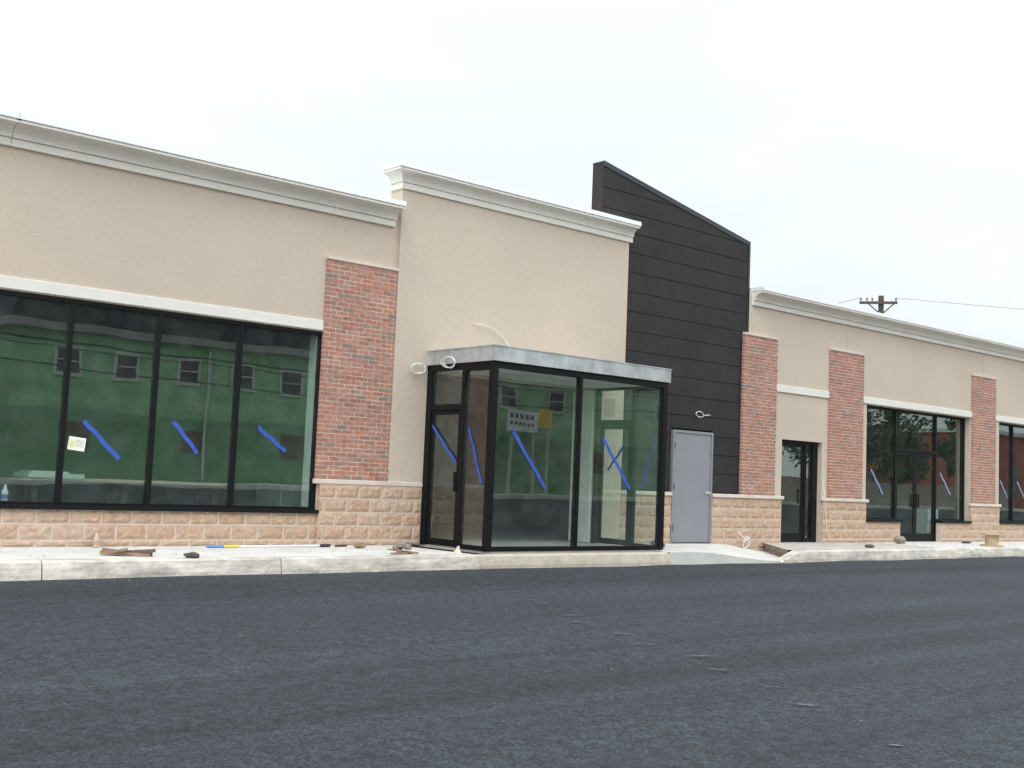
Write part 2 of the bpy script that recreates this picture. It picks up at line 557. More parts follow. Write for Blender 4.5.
        if parent is not None:
            ob.parent = parent
        elif origin is not None:
            ob.location = origin
        if bevel:
            bv = ob.modifiers.new('bevel', 'BEVEL')
            bv.width = bevel
            bv.segments = segs
            bv.limit_method = 'ANGLE'
        return ob


def world_loc(o):
    v = Vector((0, 0, 0))
    while o is not None:
        v += o.location
        o = o.parent
    return v


def empty(name, loc):
    o = bpy.data.objects.new(name, None)
    o.location = loc
    COL.objects.link(o)
    return o


def tag(o, label=None, cat=None, group=None, kind=None):
    if label:
        o['label'] = label
    if cat:
        o['category'] = cat
    if group:
        o['group'] = group
    if kind:
        o['kind'] = kind
    return o


def rotz(a):
    return Matrix.Rotation(a, 3, 'Z')


# ------------------------------------------------------------------ ground
def lot_z(y):
    pts = [(-2.0, -0.20), (-9.0, -0.36), (-14.0, -0.45), (-17.0, -0.40), (-20.5, 0.20), (-23.4, 0.35)]
    if y >= pts[0][0]:
        return pts[0][1]
    for (a, za), (b, zb) in zip(pts, pts[1:]):
        if y >= b:
            t = (y - a) / (b - a)
            return za + (zb - za) * t
    return pts[-1][1]


g = MB()
g.poly([(-900, -900, -0.9), (1100, -900, -0.9), (1100, 1100, -0.9), (-900, 1100, -0.9)])
tag(g.build('ground', M['grass']), kind='structure')

lot = MB()
NX, NY = 150, 60
x_a, x_b = -30.0, 95.0
idx = []
for j in range(NY + 1):
    y = -2.02 - 21.2 * j / NY
    for i in range(NX + 1):
        x = x_a + (x_b - x_a) * i / NX
        z = lot_z(y) + 0.012 * mnoise.noise((x * 0.35, y * 0.35, 0)) + 0.004 * mnoise.noise((x * 1.7, y * 1.7, 3))
        if j == 0:
            z += 0.016 * mnoise.noise((x * 2.3, 7, 1)) + 0.01 * mnoise.noise((x * 0.7, 2, 1))
        lot.v.append((x, y, z))
for j in range(NY):
    for i in range(NX):
        a = j * (NX + 1) + i
        lot.f.append((a, a + 1, a + NX + 2, a + NX + 1))
parking = tag(lot.build('parking_lot', M['asphalt'], smooth=True), kind='structure')

ck = MB()
for (x, y, a, L) in ((9.22, -3.61, .3, .30), (9.02, -3.95, -.2, .2), (8.70, -5.02, .5, .30), (8.62, -5.25, .1, .25), (8.29, -6.1, .6, .34), (8.0, -6.5, .2, .28),
                     (7.88, -7.21, .35, .34), (7.63, -7.72, .2, .26), (7.61, -8.34, .3, .3), (7.26, -8.85, .15, .22), (7.08, -9.5, .4, .28), (6.73, -10.01, .1, .26),
                     (6.62, -10.5, .5, .10), (6.23, -11.0, .1, .12)):
    a = a - 0.9
    ca, sa = math.cos(a), math.sin(a)
    n = 7
    prev = None
    for k in range(n + 1):
        t = (k / n - .5) * L * .75
        w = 0.012 * (0.5 + rnd.random()) * (1 - abs(2 * k / n - 1) ** 3 * .7)
        cx, cy = x + ca * t - sa * rnd.uniform(-.008, .008), y + sa * t
        cur = ((cx - sa * w, cy + ca * w), (cx + sa * w, cy - ca * w))
        if prev and rnd.random() < 0.8:
            ck.poly([(q[0], q[1], lot_z(q[1]) + 0.016) for q in (prev[0], prev[1], cur[1], cur[0])])
        prev = cur
ck.build('chalk_marks', M['chalk'], parking)

# sidewalk: level beside the left wing, ramped by the grey door, raised again by the shop doors
sw = MB()
NXs = 90
def slab(xs, ytop, ybot, zf, zbase=-0.35, thick_front=True):
    top = []
    for x in xs:
        top.append(((x, ytop, zf(x, ytop)), (x, ybot, zf(x, ybot))))
    for (a, b), (c, d) in zip(top, top[1:]):
        sw.poly([a, b, d, c])
        sw.poly([b, (b[0], b[1], zbase), (d[0], d[1], zbase), d])
    for a, b in (top[0], top[-1]):
        sw.poly([a, (a[0], a[1], zbase), (b[0], b[1], zbase), b])
def lvl(x, y):
    return 0.006 * mnoise.noise((x * .8, y * .8, 0))
slab([-8 + k * 0.36 for k in range(51)] + [10.30], 0.02, -1.86, lvl)
def ramp_z(x, y):
    # falls along the wall from x 17.9 to 19.5, along the kerb from 14.7 to 17.3
    t = (y - 0.0) / -2.0
    x0 = 17.9 + (14.9 - 17.9) * t
    x1 = 19.55 + (17.35 - 19.55) * t
    s = min(1, max(0, (x - x0) / (x1 - x0)))
    s = s * s * (3 - 2 * s)
    return -0.175 * s + 0.004 * mnoise.noise((x, y, 5))
rx = [14.365 + k * 0.16 for k in range(36)]
rys = [0.02, -0.5, -1.0, -1.5, -2.0]
for i in range(len(rx) - 1):
    for j in range(len(rys) - 1):
        q = [(rx[i], rys[j]), (rx[i], rys[j + 1]), (rx[i + 1], rys[j + 1]), (rx[i + 1], rys[j])]
        sw.poly([(x, y, ramp_z(x, y)) for x, y in q])
    sw.poly([(rx[i], -2.0, ramp_z(rx[i], -2.0)), (rx[i], -2.0, -.4), (rx[i + 1], -2.0, -.4), (rx[i + 1], -2.0, ramp_z(rx[i + 1], -2.0))])
sidewalk = tag(sw.build('sidewalk', M['concrete'], smooth=False), kind='structure')

st = MB()
# raised slab whose west edge runs diagonally; the top is a sheet, its rough side is a sheet of its own
ring = [(19.5, 0.02), (17.85, -1.78), (23.0, -1.84)]
st.poly([(19.5, 0.02, 0), (17.85, -1.80, 0), (23.4, -1.86, 0), (23.4, 0.02, 0)])
st.build('sidewalk_landing', M['stoop'], sidewalk)
s2 = MB()
s2.poly([(23.4, 0.02, 0.001), (23.4, -1.86, 0.001), (60, -1.86, 0.001), (60, 0.02, 0.001)])
s2.build('sidewalk_slab', M['concrete'], sidewalk)
ed = MB()
A, B = Vector((19.53, 0.02, 0)), Vector((17.82, -1.82, 0))
nn = 22
prev = None
for k in range(nn + 1):
    p = A.lerp(B, k / nn)
    cols = []
    for q, z in enumerate((0.0, -0.05, -0.10, -0.16, -0.24)):
        off = 0.0 if q == 0 else 0.03 * rnd.random()
        cols.append((p.x - off, p.y + off * .6, z - (0.0 if q == 0 else rnd.uniform(0, .015))))
    if prev:
        for a, b, c, d in zip(prev, prev[1:], cols[1:], cols):
            ed.poly([a, b, c, d])
    prev = cols
ed.build('broken_edge', M['rough_edge'], sidewalk)

# kerb: cast in lengths with open joints, worn arris
def kerb_run(mb, x0, x1, taper=False, y_front=-2.05, zt=0.0):
    n = max(2, int((x1 - x0) / 0.18))
    rings = []
    for k in range(n + 1):
        x = x0 + (x1 - x0) * k / n
        dz = 0.0
        if taper:
            t = min(1, (x - x0) / 0.55)
            dz = -0.185 * (1 - t)
        w = 0.012 * mnoise.noise((x * 1.9, 3.1, 0)) + 0.006 * mnoise.noise((x * 6, 1, 2))
        z = zt + dz + 0.005 * mnoise.noise((x * 2.7, 0, 8))
        rings.append([(x, -1.86, -0.4), (x, -1.86, z + 0.002), (x, y_front + 0.05, z + 0.002), (x, y_front + 0.012 + w, z - 0.022), (x, y_front - 0.005 + w, z - 0.08),
                      (x, y_front - 0.02 + w * 1.6, -0.15), (x, y_front - 0.03, -0.4)])
    mb.sweep(rings)
kb = MB()
for a, b in ((-8, 1.38), (1.392, 4.29), (4.306, 7.17), (7.186, 10.30)):
    kerb_run(kb, a, b)
kerb_run(kb, 17.36, 20.3, taper=True)
for a, b in ((20.312, 23.3), (23.312, 26.3), (26.312, 29.3), (29.312, 32.3), (32.312, 35.3), (35.312, 60)):
    kerb_run(kb, a, b)
tag(kb.build('kerb', M['kerb']), kind='structure')
kv = MB()
kerb_run(kv, 10.315, 14.35, y_front=-2.02, zt=-0.004)
tag(kv.build('kerb_under_entrance', M['kerb_tan']), kind='structure')

# far side: street pavement behind the photographer
fs = MB()
fs.box(-60, 160, -26.2, -23.2, 0.0, 0.50)
tag(fs.build('opposite_sidewalk', M['concrete']), kind='structure')
fg = MB()
fg.box(-60, 160, -60, -26.2, -0.5, 0.46)
tag(fg.build('opposite_ground', M['grass']), kind='structure')

# ------------------------------------------------------------------ the shop building
SB = tag(empty('shop_building', (15.0, 0.0, 0.0)),
         'tan stucco shop building with brick piers, black framed glass and a dark sloped wall', 'building')
T_L, T_R = 10.07, 15.18          # tall bay; facade numbers from image pixels, rescaled about the camera per depth
P_L, P_R = 14.53, 18.83          # dark feature wall
D1 = (20.05, 21.50)              # black shop door opening
W2 = (23.22, 27.95)
W2D = (24.66, 26.56)             # door bay of the middle window
W3 = (29.46, 34.20)
W1 = (2.72, 8.85)
WT, WB = 3.14, 0.50

MB().wall(-8, T_L + .1, 0, 5.2, 0.0, 0.32, [(W1[0], W1[1], WB, WT)]).build('stucco_wall', M['stucco'], SB)
MB().wall(T_L, T_R, 0, 5.84, -0.06, 0.26, [(10.80, 14.44, 0, 2.74)]).build('stucco_wall', M['stucco'], SB)
MB().wall(P_R - .02, 42, -0.25, 5.16, 0.0, 0.32, [(D1[0], D1[1], 0, 2.17), (W2[0], W2[1], WB, WT), (W2D[0], W2D[1], 0, WB + .1), (W3[0], W3[1], WB, WT)]).build('stucco_wall', M['stucco'], SB)
# roof, gables and back so that the shop is a closed volume
MB().box(-8, T_L, .32, 15, 4.5, 4.6).box(T_L, P_R, .5, 15, 4.9, 5.0).box(P_R, 42, .32, 15, 4.5, 4.6).build('flat_roof', M['int_dark'], SB)
MB().box(-8, 42, 15, 15.3, 0, 5.0).box(-8.3, -8, 0, 15.3, 0, 5.2).box(42, 42.3, 0, 15.3, 0, 5.2).build('rear_wall', M['stucco'], SB)

# control joints in the stucco above the piers
for xj in (22.365, 28.58):
    MB().box(xj - .01, xj + .01, -0.002, 0.01, 4.29, 4.87).build('control_joint', M['stucco_joint'], SB)

# cornices
def cornice_profile(k_=1.0):
    pr = [(0, 0), (.050, 0), (.050, .088), (.040, .090), (.040, .100), (.078, .102)]
    for k in range(1, 8):
        t = k / 7 * math.pi / 2
        pr.append((.078 + .180 * (1 - math.cos(t)), .102 + .140 * math.sin(t)))
    pr += [(.290, .244), (.290, .268), (.27, .272), (0, .272)]
    return [(o_ * k_, z) for o_, z in pr]
def cornice(x0, x1, yw, zb, ret_left=0.0, k_=1.0):
    pr = cornice_profile(k_)
    c = MB()
    rings = []
    if ret_left:                         # mitred return along the parapet's side
        rings.append([(x0 - o_, yw + ret_left, zb + z) for o_, z in pr])
        rings.append([(x0 - o_, yw - o_, zb + z) for o_, z in pr])
    else:
        rings.append([(x0, yw - o_, zb + z) for o_, z in pr])
    rings.append([(x1, yw - o_, zb + z) for o_, z in pr])
    c.sweep(rings)
    ob = c.build('cornice', M['cornice'], SB)
    k = MB()
    zt = zb + .286
    e = .29 * k_ + .015
    xl = x0 - e if ret_left else x0 - .0
    yb = yw + (ret_left or .34)
    k.box(xl, x1 + .012, yw - e, yb, zt, zt + .075)
    k.box(xl + .03, x1 - .02, yw - e + .03, yb - .02, zb + .2725, zt)
    k.build('coping', M['coping'], ob)
    return ob
cornice(4.222, 9.97, 0.0, 4.92)
cornice(-8, 4.215, 0.0, 4.92)
cornice(T_L, T_R + .06, -0.06, 5.545, ret_left=.27, k_=.74)
cornice(P_R + .10, 42, 0.0, 4.87)

# dark feature wall: planks with grooves on a backing, slope-cut top, dark edge trim
ZL, ZR = 6.94, 6.15
def zslope(x):
    return ZL + (ZR - ZL) * (x - P_L) / (P_R - P_L)
PY = 0.02
sd_ = MB()
sd_.prism([(P_L, PY + .012, 2.2), (P_R, PY + .012, 2.2), (P_R, PY + .012, ZR), (P_L, PY + .012, ZL)], (0, .27, 0))
sd_.box(T_R - .4, 16.60, PY + .012, .29, 0, 2.2)
sd_.box(17.79, P_R, PY + .012, .29, -.25, 2.2)
backing = sd_.build('feature_wall', M['groove'], SB)
pl = MB()
def clip(poly, fn):
    outp = []
    for k in range(len(poly)):
        a, b = poly[k], poly[(k + 1) % len(poly)]
        fa, fb = fn(a), fn(b)
        if fa >= 0:
            outp.append(a)
        if fa * fb < 0:
            t = fa / (fa - fb)
            outp.append((a[0] + (b[0] - a[0]) * t, a[1] + (b[1] - a[1]) * t))
    return outp
zk = 2.46 - .366 * 5
while zk < ZL:
    z0, z1 = zk + .006, zk + .366 - .006
    spans = [(P_L, P_R)]
    pieces = []
    if z0 < 2.17:
        pieces = [(T_R - .3, 16.58, max(z0, .95), z1), (17.80, P_R, max(z0, .95), z1)]
        if z1 > 2.17:
            pieces.append((16.585, 17.795, 2.20, z1))
    else:
        pieces = [(P_L, P_R, z0, z1)]
    for a, b, c, d in pieces:
        if d - c < .02:
            continue
        q = clip([(a, c), (b, c), (b, d), (a, d)], lambda p: zslope(p[0]) - .0 - p[1])
        if len(q) >= 3:
            pl.prism([(x, PY - .004, z) for x, z in q], (0, .018, 0))
    zk += .366
pl.build('siding_planks', M['siding'], backing)
MB().poly([(P_L - .002, PY, 4.5), (P_L - .002, .29, 4.5), (P_L - .002, .29, ZL), (P_L - .002, PY, ZL)]).build('end_return', M['siding'], backing)
tr = MB()
sl = math.atan2(ZR - ZL, P_R - P_L)
rotm = Matrix.Rotation(-sl, 3, 'Y')
L_ = math.hypot(ZR - ZL, P_R - P_L)
tr.obox(((P_L + P_R) / 2, PY + .13, (ZL + ZR) / 2 + .012), L_ + .02, .30, .03, rotm)
tr.obox(((P_L + P_R) / 2, PY - .012, (ZL + ZR) / 2 - .03), L_ + .02, .012, .07, rotm)
tr.box(P_R - .045, P_R + .012, PY - .020, PY + .28, 1.0, ZR - .004)
tr.build('edge_trim', M['trim_dark'], backing)

# brick piers: every brick laid, running bond
def pier(x0, x1, z0=0.975, z1=4.235, yf=-0.045):
    b = MB()
    c = .0667
    nrow = int((z1 - z0) / c)
    c = (z1 - z0) / nrow
    for r in range(nrow):
        z = z0 + r * c
        x = x0 - (0.102 if r % 2 else 0)
        while x < x1 - .005:
            a, e = max(x, x0), min(x + .1905, x1)
            if r == nrow - 1:                       # rowlock course under the cap
                pass
            if e - a > .02:
                j = rnd.uniform(-.003, .003)
                b.box(a, e, yf + j, 0.01, z + .001, z + c - .0125)
            x += .2035
    w = b.build('brick_pier', M['brick'], SB)
    MB().box(x0 + .002, x1 - .002, yf + .0045, 0.012, z0, z1).build('mortar_bed', M['mortar'], w)
    MB().box(x0 - .008, x1 + .008, yf - .018, 0.0, z1 + .001, z1 + .045).build('pier_cap', M['ledge'], w)
    return w
pier(8.805, 10.065)
pier(18.66, 19.78)
pier(21.70, 23.02)
pier(27.99, 29.20)
pier(34.45, 35.70)
pier(1.45, 2.70)

# split-face block base with cast-stone ledge
def block_base(x0, x1, z0, z1, yf=-0.02, phase=0.0, zref=0.90):
    b = MB()
    c = .2035
    zt = zref
    row = 0
    while zt > z0 + .02:
        zb = max(z0, zt - c)
        ztc = min(zt, z1)
        if ztc - zb > .02:
            x = x0 - phase - (.203 if row % 2 else 0) - .4064
            while x < x1:
                a, e = max(x, x0), min(x + .4064 - .022, x1)
                if e - a > .03:
                    nx, nz_ = 6, 4
                    lift = rnd.uniform(0, .012)
                    grid = []
                    for jz in range(nz_ + 1):
                        line = []
                        for ix in range(nx + 1):
                            px_ = a + (e - a) * ix / nx
                            pz_ = zb + .010 + (ztc - zb - .022) * jz / nz_
                            edge = ix in (0, nx) or jz in (0, nz_)
                            dy = 0.0 if edge else -(lift * .5 + .006 + .008 * rnd.random() + .008 * mnoise.noise((px_ * 9, pz_ * 9, 1)))
                            line.append((px_, yf + dy, pz_))
                        grid.append(line)
                    i0 = len(b.v)
                    for line in grid:
                        b.v += line
                    for jz in range(nz_):
                        for ix in range(nx):
                            q = i0 + jz * (nx + 1) + ix
                            b.f.append((q, q + 1, q + nx + 2, q + nx + 1))
                    # sides back to the wall
                    rim = [i0 + ix for ix in range(nx + 1)] + [i0 + jz * (nx + 1) + nx for jz in range(1, nz_ + 1)] + \
                          [i0 + nz_ * (nx + 1) + ix for ix in range(nx - 1, -1, -1)] + [i0 + jz * (nx + 1) for jz in range(nz_ - 1, 0, -1)]
                    k0 = len(b.v)
                    for q in rim:
                        v = b.v[q]
                        b.v.append((v[0], 0.012, v[2]))
                    for k in range(len(rim)):
                        k2 = (k + 1) % len(rim)
                        b.f.append((rim[k], k0 + k, k0 + k2, rim[k2]))
                x += .4064
        zt -= c
        row += 1
    return b
def base_part(segs, phase=0.0, ledge=()):
    b, mo = MB(), MB()
    for (x0, x1, z0, z1, yf) in segs:
        q = block_base(x0, x1, z0, z1, yf, phase)
        i = len(b.v)
        b.v += q.v
        b.f += [tuple(i + k for k in f) for f in q.f]
        mo.box(x0 + .001, x1 - .001, yf + .003, 0.011, z0, z1)
    w = b.build('block_base', M['block'], SB)
    mo.build('mortar_bed', M['block_mortar'], w)
    for (x0, x1, yo) in ledge:
        MB().box(x0, x1, -0.055 + yo, 0.0, .903, .973).build('stone_ledge', M['ledge'], w, bevel=.008)
    return w
base_part([(-8, 8.86, 0, .465, -.02), (8.862, 10.69, 0, .90, -.075)], .12, [(8.77, 10.71, -.03)])
base_part([(-8, 2.7, .466, .90, -.02)], .12, [(-8, 2.72, -.03)])
base_part([(14.55, 16.585, 0, .90, -.03)], .05, [(14.44, 16.585, -.01)])
base_part([(17.805, 20.04, -.25, .90, -.03)], .2, [(17.80, 20.09, -.01)])
base_part([(21.51, 23.21, 0, .90, -.03), (23.212, 24.65, 0, .465, -.03)], .3, [(21.45, 23.27, -.01)])
base_part([(27.94, 29.45, 0, .90, -.03), (26.57, 27.938, 0, .465, -.03), (29.452, 34.2, 0, .465, -.03), (34.202, 42, 0, .90, -.03)], .15,
          [(27.89, 29.50, -.01), (34.15, 42, -.01)])

# white bands over the windows
for a, b in ((2.60, 8.80), (19.79, 21.69), (23.03, 27.98), (29.21, 34.44)):
    MB().box(a, b, -.035, .012, 3.155, 3.305).build('lintel_band', M['lintel'], SB, bevel=.006)

# storefront windows
FW = .055
def pane(mb_parent, x0, x1, z0, z1, y, g='glass'):
    return MB().box(x0, x1, y - .004, y + .004, z0, z1).build('glass_pane', M[g], mb_parent)
def storefront(x0, x1, z0, z1, yf, muls, sill=True, skip=None, sill_spans=None):
    """black framed window: outer frame, mullions, sill, one pane per bay"""
    d = .11
    f = MB()
    f.box(x0, x1, yf, yf + d, z1 - FW, z1)
    edges = [x0] + list(muls) + [x1]
    f.box(x0, x0 + FW, yf + .001, yf + d, z0, z1 - FW)
    f.box(x1 - FW, x1, yf + .001, yf + d, z0, z1 - FW)
    for mx in muls:
        f.box(mx - FW / 2, mx + FW / 2, yf + .001, yf + d, z0 if skip is None or mx not in (skip[0], skip[1]) else 0.0, z1 - FW)
    for (a, b) in (sill_spans or [(x0, x1)]):
        f.box(a, b, yf - .002, yf + d, z0 - .002, z0 + FW)
    w = f.build('storefront_window', M['frame'], SB)
    for k in range(len(edges) - 1):
        a = edges[k] + (FW if k == 0 else FW / 2)
        b = edges[k + 1] - (FW if k == len(edges) - 2 else FW / 2)
        lo = z0 + FW
        if skip and edges[k] == skip[0]:
            lo = skip[2]
        pane(w, a + .001, b - .001, lo + .001, z1 - FW - .001, yf + .055)
    for (a, b) in (sill_spans or [(x0, x1)]):
        MB().box(a - .01, b + .02, -.075, yf + .02, z0 - .034, z0 + .02).build('sill', M['frame'], w)
    return w
storefront(W1[0], W1[1], WB, WT, 0.01, [3.95, 5.14, 6.31, 7.51])
w2 = storefront(W2[0], W2[1] - .03, WB, WT, 0.13, [24.69, 26.52], skip=(24.69, 26.52, 2.22), sill_spans=[(W2[0], 24.69), (26.52, W2[1] - .03)])
storefront(W3[0], W3[1], WB, WT, 0.13, [30.50, 31.75, 32.98])
# white returns inside the openings
MB().box(8.80, 8.848, .125, .335, WB, WT).build('jamb_liner', M['drywall'], SB)
MB().box(14.39, 14.438, -.05, .45, 0.03, 2.73).build('jamb_liner', M['drywall'], SB)

# glazed door leaf parallel to X
def leaf(name, x0, x1, z0, z1, yf, handle_x, parent=SB, bottom=.18, stile=.065):
    d = .045
    f = MB()
    f.box(x0, x0 + stile, yf, yf + d, z0, z1).box(x1 - stile, x1, yf, yf + d, z0, z1)
    f.box(x0 + stile, x1 - stile, yf + .001, yf + d - .001, z1 - stile, z1).box(x0 + stile, x1 - stile, yf + .001, yf + d - .001, z0, z0 + bottom)
    w = f.build(name, M['frame'], parent)
    pane(w, x0 + stile + .001, x1 - stile - .001, z0 + bottom + .001, z1 - stile - .001, yf + .022)
    hz = .98
    MB().box(handle_x - .015, handle_x + .015, yf - .07, yf - .045, hz - .16, hz + .16).box(handle_x - .012, handle_x + .012, yf - .046, yf, hz - .14, hz - .115) \
        .box(handle_x - .012, handle_x + .012, yf - .046, yf, hz + .115, hz + .14).build('handle', M['frame'], w)
    return w
MB().box(26.551, 26.566, -.028, .13, 0.002, .464).build('block_return', M['block_mortar'], SB)
# double doors in the middle window
MB().box(24.718, 26.492, .131, .24, 2.15, 2.221).build('transom_bar', M['frame'], SB)
leaf('glass_door', 24.725, 25.602, .015, 2.14, .15, 25.56)
leaf('glass_door', 25.608, 26.485, .015, 2.14, .15, 25.65)
# black shop door with a narrow side light
f = MB()
f.box(D1[0], D1[1] - .02, .10, .22, 2.10, 2.168)
f.box(D1[0], D1[0] + .05, .101, .22, 0, 2.10).box(D1[1] - .19, D1[1] - .02, .101, .22, 0, 2.10).box(21.01, 21.08, .101, .22, 0, 2.10)
f.box(21.08, D1[1] - .19, .102, .22, 0, .09)
df = f.build('door_frame', M['frame'], SB)
pane(df, 21.082, D1[1] - .191, .091, 2.099, .16)
leaf('glass_door', D1[0] + .055, 21.005, .015, 2.095, .12, 20.955)

# grey steel door
gd = MB().box(16.655, 17.735, -.012, .035, .015, 2.115).build('steel_door', M['door_grey'], SB, bevel=.004)
MB().box(16.605, 16.652, -.03, .05, 0, 2.165).box(17.738, 17.785, -.03, .05, 0, 2.165).box(16.652, 17.738, -.03, .05, 2.118, 2.165).build('door_frame', M['door_grey'], gd)
for z in (.30, 1.08, 1.86):
    MB().box(16.640, 16.664, -.045, -.010, z - .06, z + .06).build('hinge', M['hinge'], gd)
k = MB()
rings = []
for j, (yy, rr) in enumerate(((-.012, .032), (-.02, .032), (-.024, .012), (-.05, .012), (-.055, .028), (-.075, .033), (-.09, .024), (-.094, .004))):
    rings.append([(17.655 + rr * math.cos(a * math.pi / 6), yy, .975 + rr * math.sin(a * math.pi / 6)) for a in range(12)])
k.sweep(rings)
k.build('door_knob', M['steel'], gd, smooth=True)
MB().box(16.652, 17.738, -.035, .05, 0.0, .014).build('threshold', M['plastic_black'], gd)

# glass entrance box
EX0, EX1, EY = 10.715, 14.54, -1.70
en = MB()
P = .10
H1, H2 = 2.722, 2.815
en.box(EX0, EX0 + P, EY, EY + P, .02, H1).box(EX1 - P, EX1, EY, EY + P, .02, H1)              # corner posts
en.box(EX0, EX0 + .09, -.19, -.062, .02, H1).box(EX1 - .09, EX1, -.14, -.062, .02, H1)        # wall jambs
en.box(EX0, EX1, EY, EY + P, H1, H2)                                                          # head, front
en.box(EX0, EX0 + P, EY + P, -.062, H1 + .001, H2).box(EX1 - P, EX1, EY + P, -.062, H1 + .001, H2)
en.box(EX0 + P, EX1 - P, EY + .01, EY + P, .02, .085)                                         # front bottom rail
en.box(12.495, 12.555, EY + .005, EY + .10, .085, H1)                                           # front mullion
for a, b in ((EX0, EX0 + .09), (EX1 - .09, EX1)):
    en.box(a + .001, b - .001, -1.035, -.955, .021, H1)                                       # door to side-light mullion
    en.box(a + .002, b - .002, EY + P, -1.035, .022, .085)                                    # side-light bottom rail
    en.box(a + .002, b - .002, -.955, -.14, 2.105, 2.195)                                     # transom bar
    en.box(a + .003, b - .003, -1.035, EY + P, H1 - .03, H1)
entr = en.build('entrance_box', M['frame'], SB)
pane(entr, EX0 + P + .001, 12.494, .086, H1 - .001, EY + .05, 'glass_clear')
pane(entr, 12.556, EX1 - P - .001, .086, H1 - .001, EY + .05, 'glass_clear')
def side_pane(x, y0, y1, z0, z1, par):
    MB().box(x - .004, x + .004, y0, y1, z0, z1).build('glass_pane', M['glass_clear'], par)
for xc in (EX0 + .045, EX1 - .045):
    side_pane(xc, EY + P + .001, -1.036, .086, H1 - .031, entr)
    side_pane(xc, -.954, -.192, 2.196, H1 - .001, entr)
MB().box(EX0 - .03, EX1 + .03, EY - .035, -.061, H2 + .002, H2 + .215).build('canopy_fascia', M['galv'], entr)
MB().box(EX0 - .038, EX1 + .038, EY - .043, -.061, H2 + .217, H2 + .235).build('canopy_cap', M['galv'], entr)
MB().box(EX0 + .1, EX1 - .1, EY + .1, -.07, H2 - .05, H2 - .03).build('ceiling', M['drywall'], entr)
MB().box(EX0 + .02, EX1 - .02, EY + .02, 0.6, -.02, .018).build('floor', M['stoop'], entr)
def side_leaf(x, hy, sgn):
    y0, y1, z0, z1 = -.950, -.195, .03, 2.10
    s = .065
    f = MB()
    f.box(x - .022, x + .022, y0, y0 + s, z0, z1).box(x - .022, x + .022, y1 - s, y1, z0, z1)
    f.box(x - .021, x + .021, y0 + s, y1 - s, z1 - s, z1).box(x - .021, x + .021, y0 + s, y1 - s, z0, z0 + .10)
    w = f.build('glass_door', M['frame'], SB)
    side_pane(x, y0 + s + .001, y1 - s - .001, z0 + .101, z1 - s - .001, w)
    xo = x + sgn * .06
    MB().box(xo - .012, xo + .012, hy - .015, hy + .015, .86, 1.16).box(min(x, xo), max(x, xo), hy - .012, hy + .012, .88, .905) \
        .box(min(x, xo), max(x, xo), hy - .012, hy + .012, 1.115, 1.14).build('handle', M['frame'], w)
side_leaf(EX0 + .045, -.90, -1)
side_leaf(EX1 - .045, -.90, 1)

# interior shells seen through the glass
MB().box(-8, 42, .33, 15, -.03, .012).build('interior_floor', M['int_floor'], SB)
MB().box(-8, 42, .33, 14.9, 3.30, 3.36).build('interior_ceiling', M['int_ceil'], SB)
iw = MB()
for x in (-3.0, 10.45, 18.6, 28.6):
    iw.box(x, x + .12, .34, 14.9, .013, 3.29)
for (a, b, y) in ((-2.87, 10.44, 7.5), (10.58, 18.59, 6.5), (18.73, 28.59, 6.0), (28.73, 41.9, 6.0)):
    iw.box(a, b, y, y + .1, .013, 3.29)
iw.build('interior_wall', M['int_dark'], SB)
bw = MB()  # dark sheets added before the right rooms' walls so their glass looks darker
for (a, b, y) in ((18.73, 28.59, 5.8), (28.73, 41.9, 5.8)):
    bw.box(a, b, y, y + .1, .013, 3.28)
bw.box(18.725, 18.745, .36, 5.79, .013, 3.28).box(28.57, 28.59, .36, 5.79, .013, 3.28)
bw.build('added_shade_walls', M['int_black'], SB)
MB().box(18.75, 41.9, .36, 5.78, .013, .017).build('interior_floor', M['int_brown'], SB)  # dark sheet added over the right rooms' floor, painted shade as well

# ------------------------------------------------------------------ loose things on and around the building
TAPE_GROUP = 'blue tape strips across the glass'
def tape_strip(p, q, normal, label, w=.055, name='tape_strip', mtl='tape'):
    """ribbon from p to q lying 2 mm off the glass, with slightly torn ends"""
    p, q, nrm = Vector(p), Vector(q), Vector(normal)
    d = (q - p).normalized()
    s = d.cross(nrm).normalized() * (w / 2)
    mb = MB()
    n = 14
    rings = []
    s0 = s
    for k in range(n + 1):
        s = s0 * rnd.uniform(.86, 1.06)
        c = p.lerp(q, k / n) + nrm * (.003 + .004 * rnd.random()) + s0.normalized() * .006 * math.sin(k * .9 + p.x * 7)
        j = d * (.016 * rnd.uniform(-1, 1) if k in (0, n) else 0)
        rings.append([c - s + j, c + s - j, c + s - j + nrm * .0012, c - s + j + nrm * .0012])
    mb.sweep(rings)
    o = mb.build(name, M[mtl], origin=tuple((p + q) / 2))
    tag(o, label, 'tape', TAPE_GROUP)
F = (0, -1, 0)
tape_strip((5.40, .061, 1.60), (5.89, .061, 1.13), F, 'blue tape strip on the wide shop window beside the pale paper notice', .062)
tape_strip((6.60, .061, 1.67), (6.98, .061, 1.26), F, 'blue tape strip on the third pane of the wide shop window, between two mullions', .062)
tape_strip((7.87, .061, 1.67), (8.33, .061, 1.35), F, 'blue tape strip on the wide shop window pane next to the brick pier', .062)
tape_strip((11.17, -1.655, 1.80), (11.87, -1.655, .97), F, 'broad blue tape strip on the left front pane of the glass entrance box', .062)
tape_strip((13.06, -1.655, 1.81), (13.73, -1.655, 1.01), F, 'broad blue tape strip on the right front pane of the glass entrance box', .062)
LX = (-1, 0, 0)
tape_strip((10.735, -.24, 1.87), (10.735, -.86, 1.30), LX, 'blue tape strip slanting across the door glass of the entrance box', .05)
tape_strip((10.755, -1.14, 1.82), (10.755, -1.48, 1.00), LX, 'blue tape strip on the narrow side light by the corner post of the entrance box', .05)
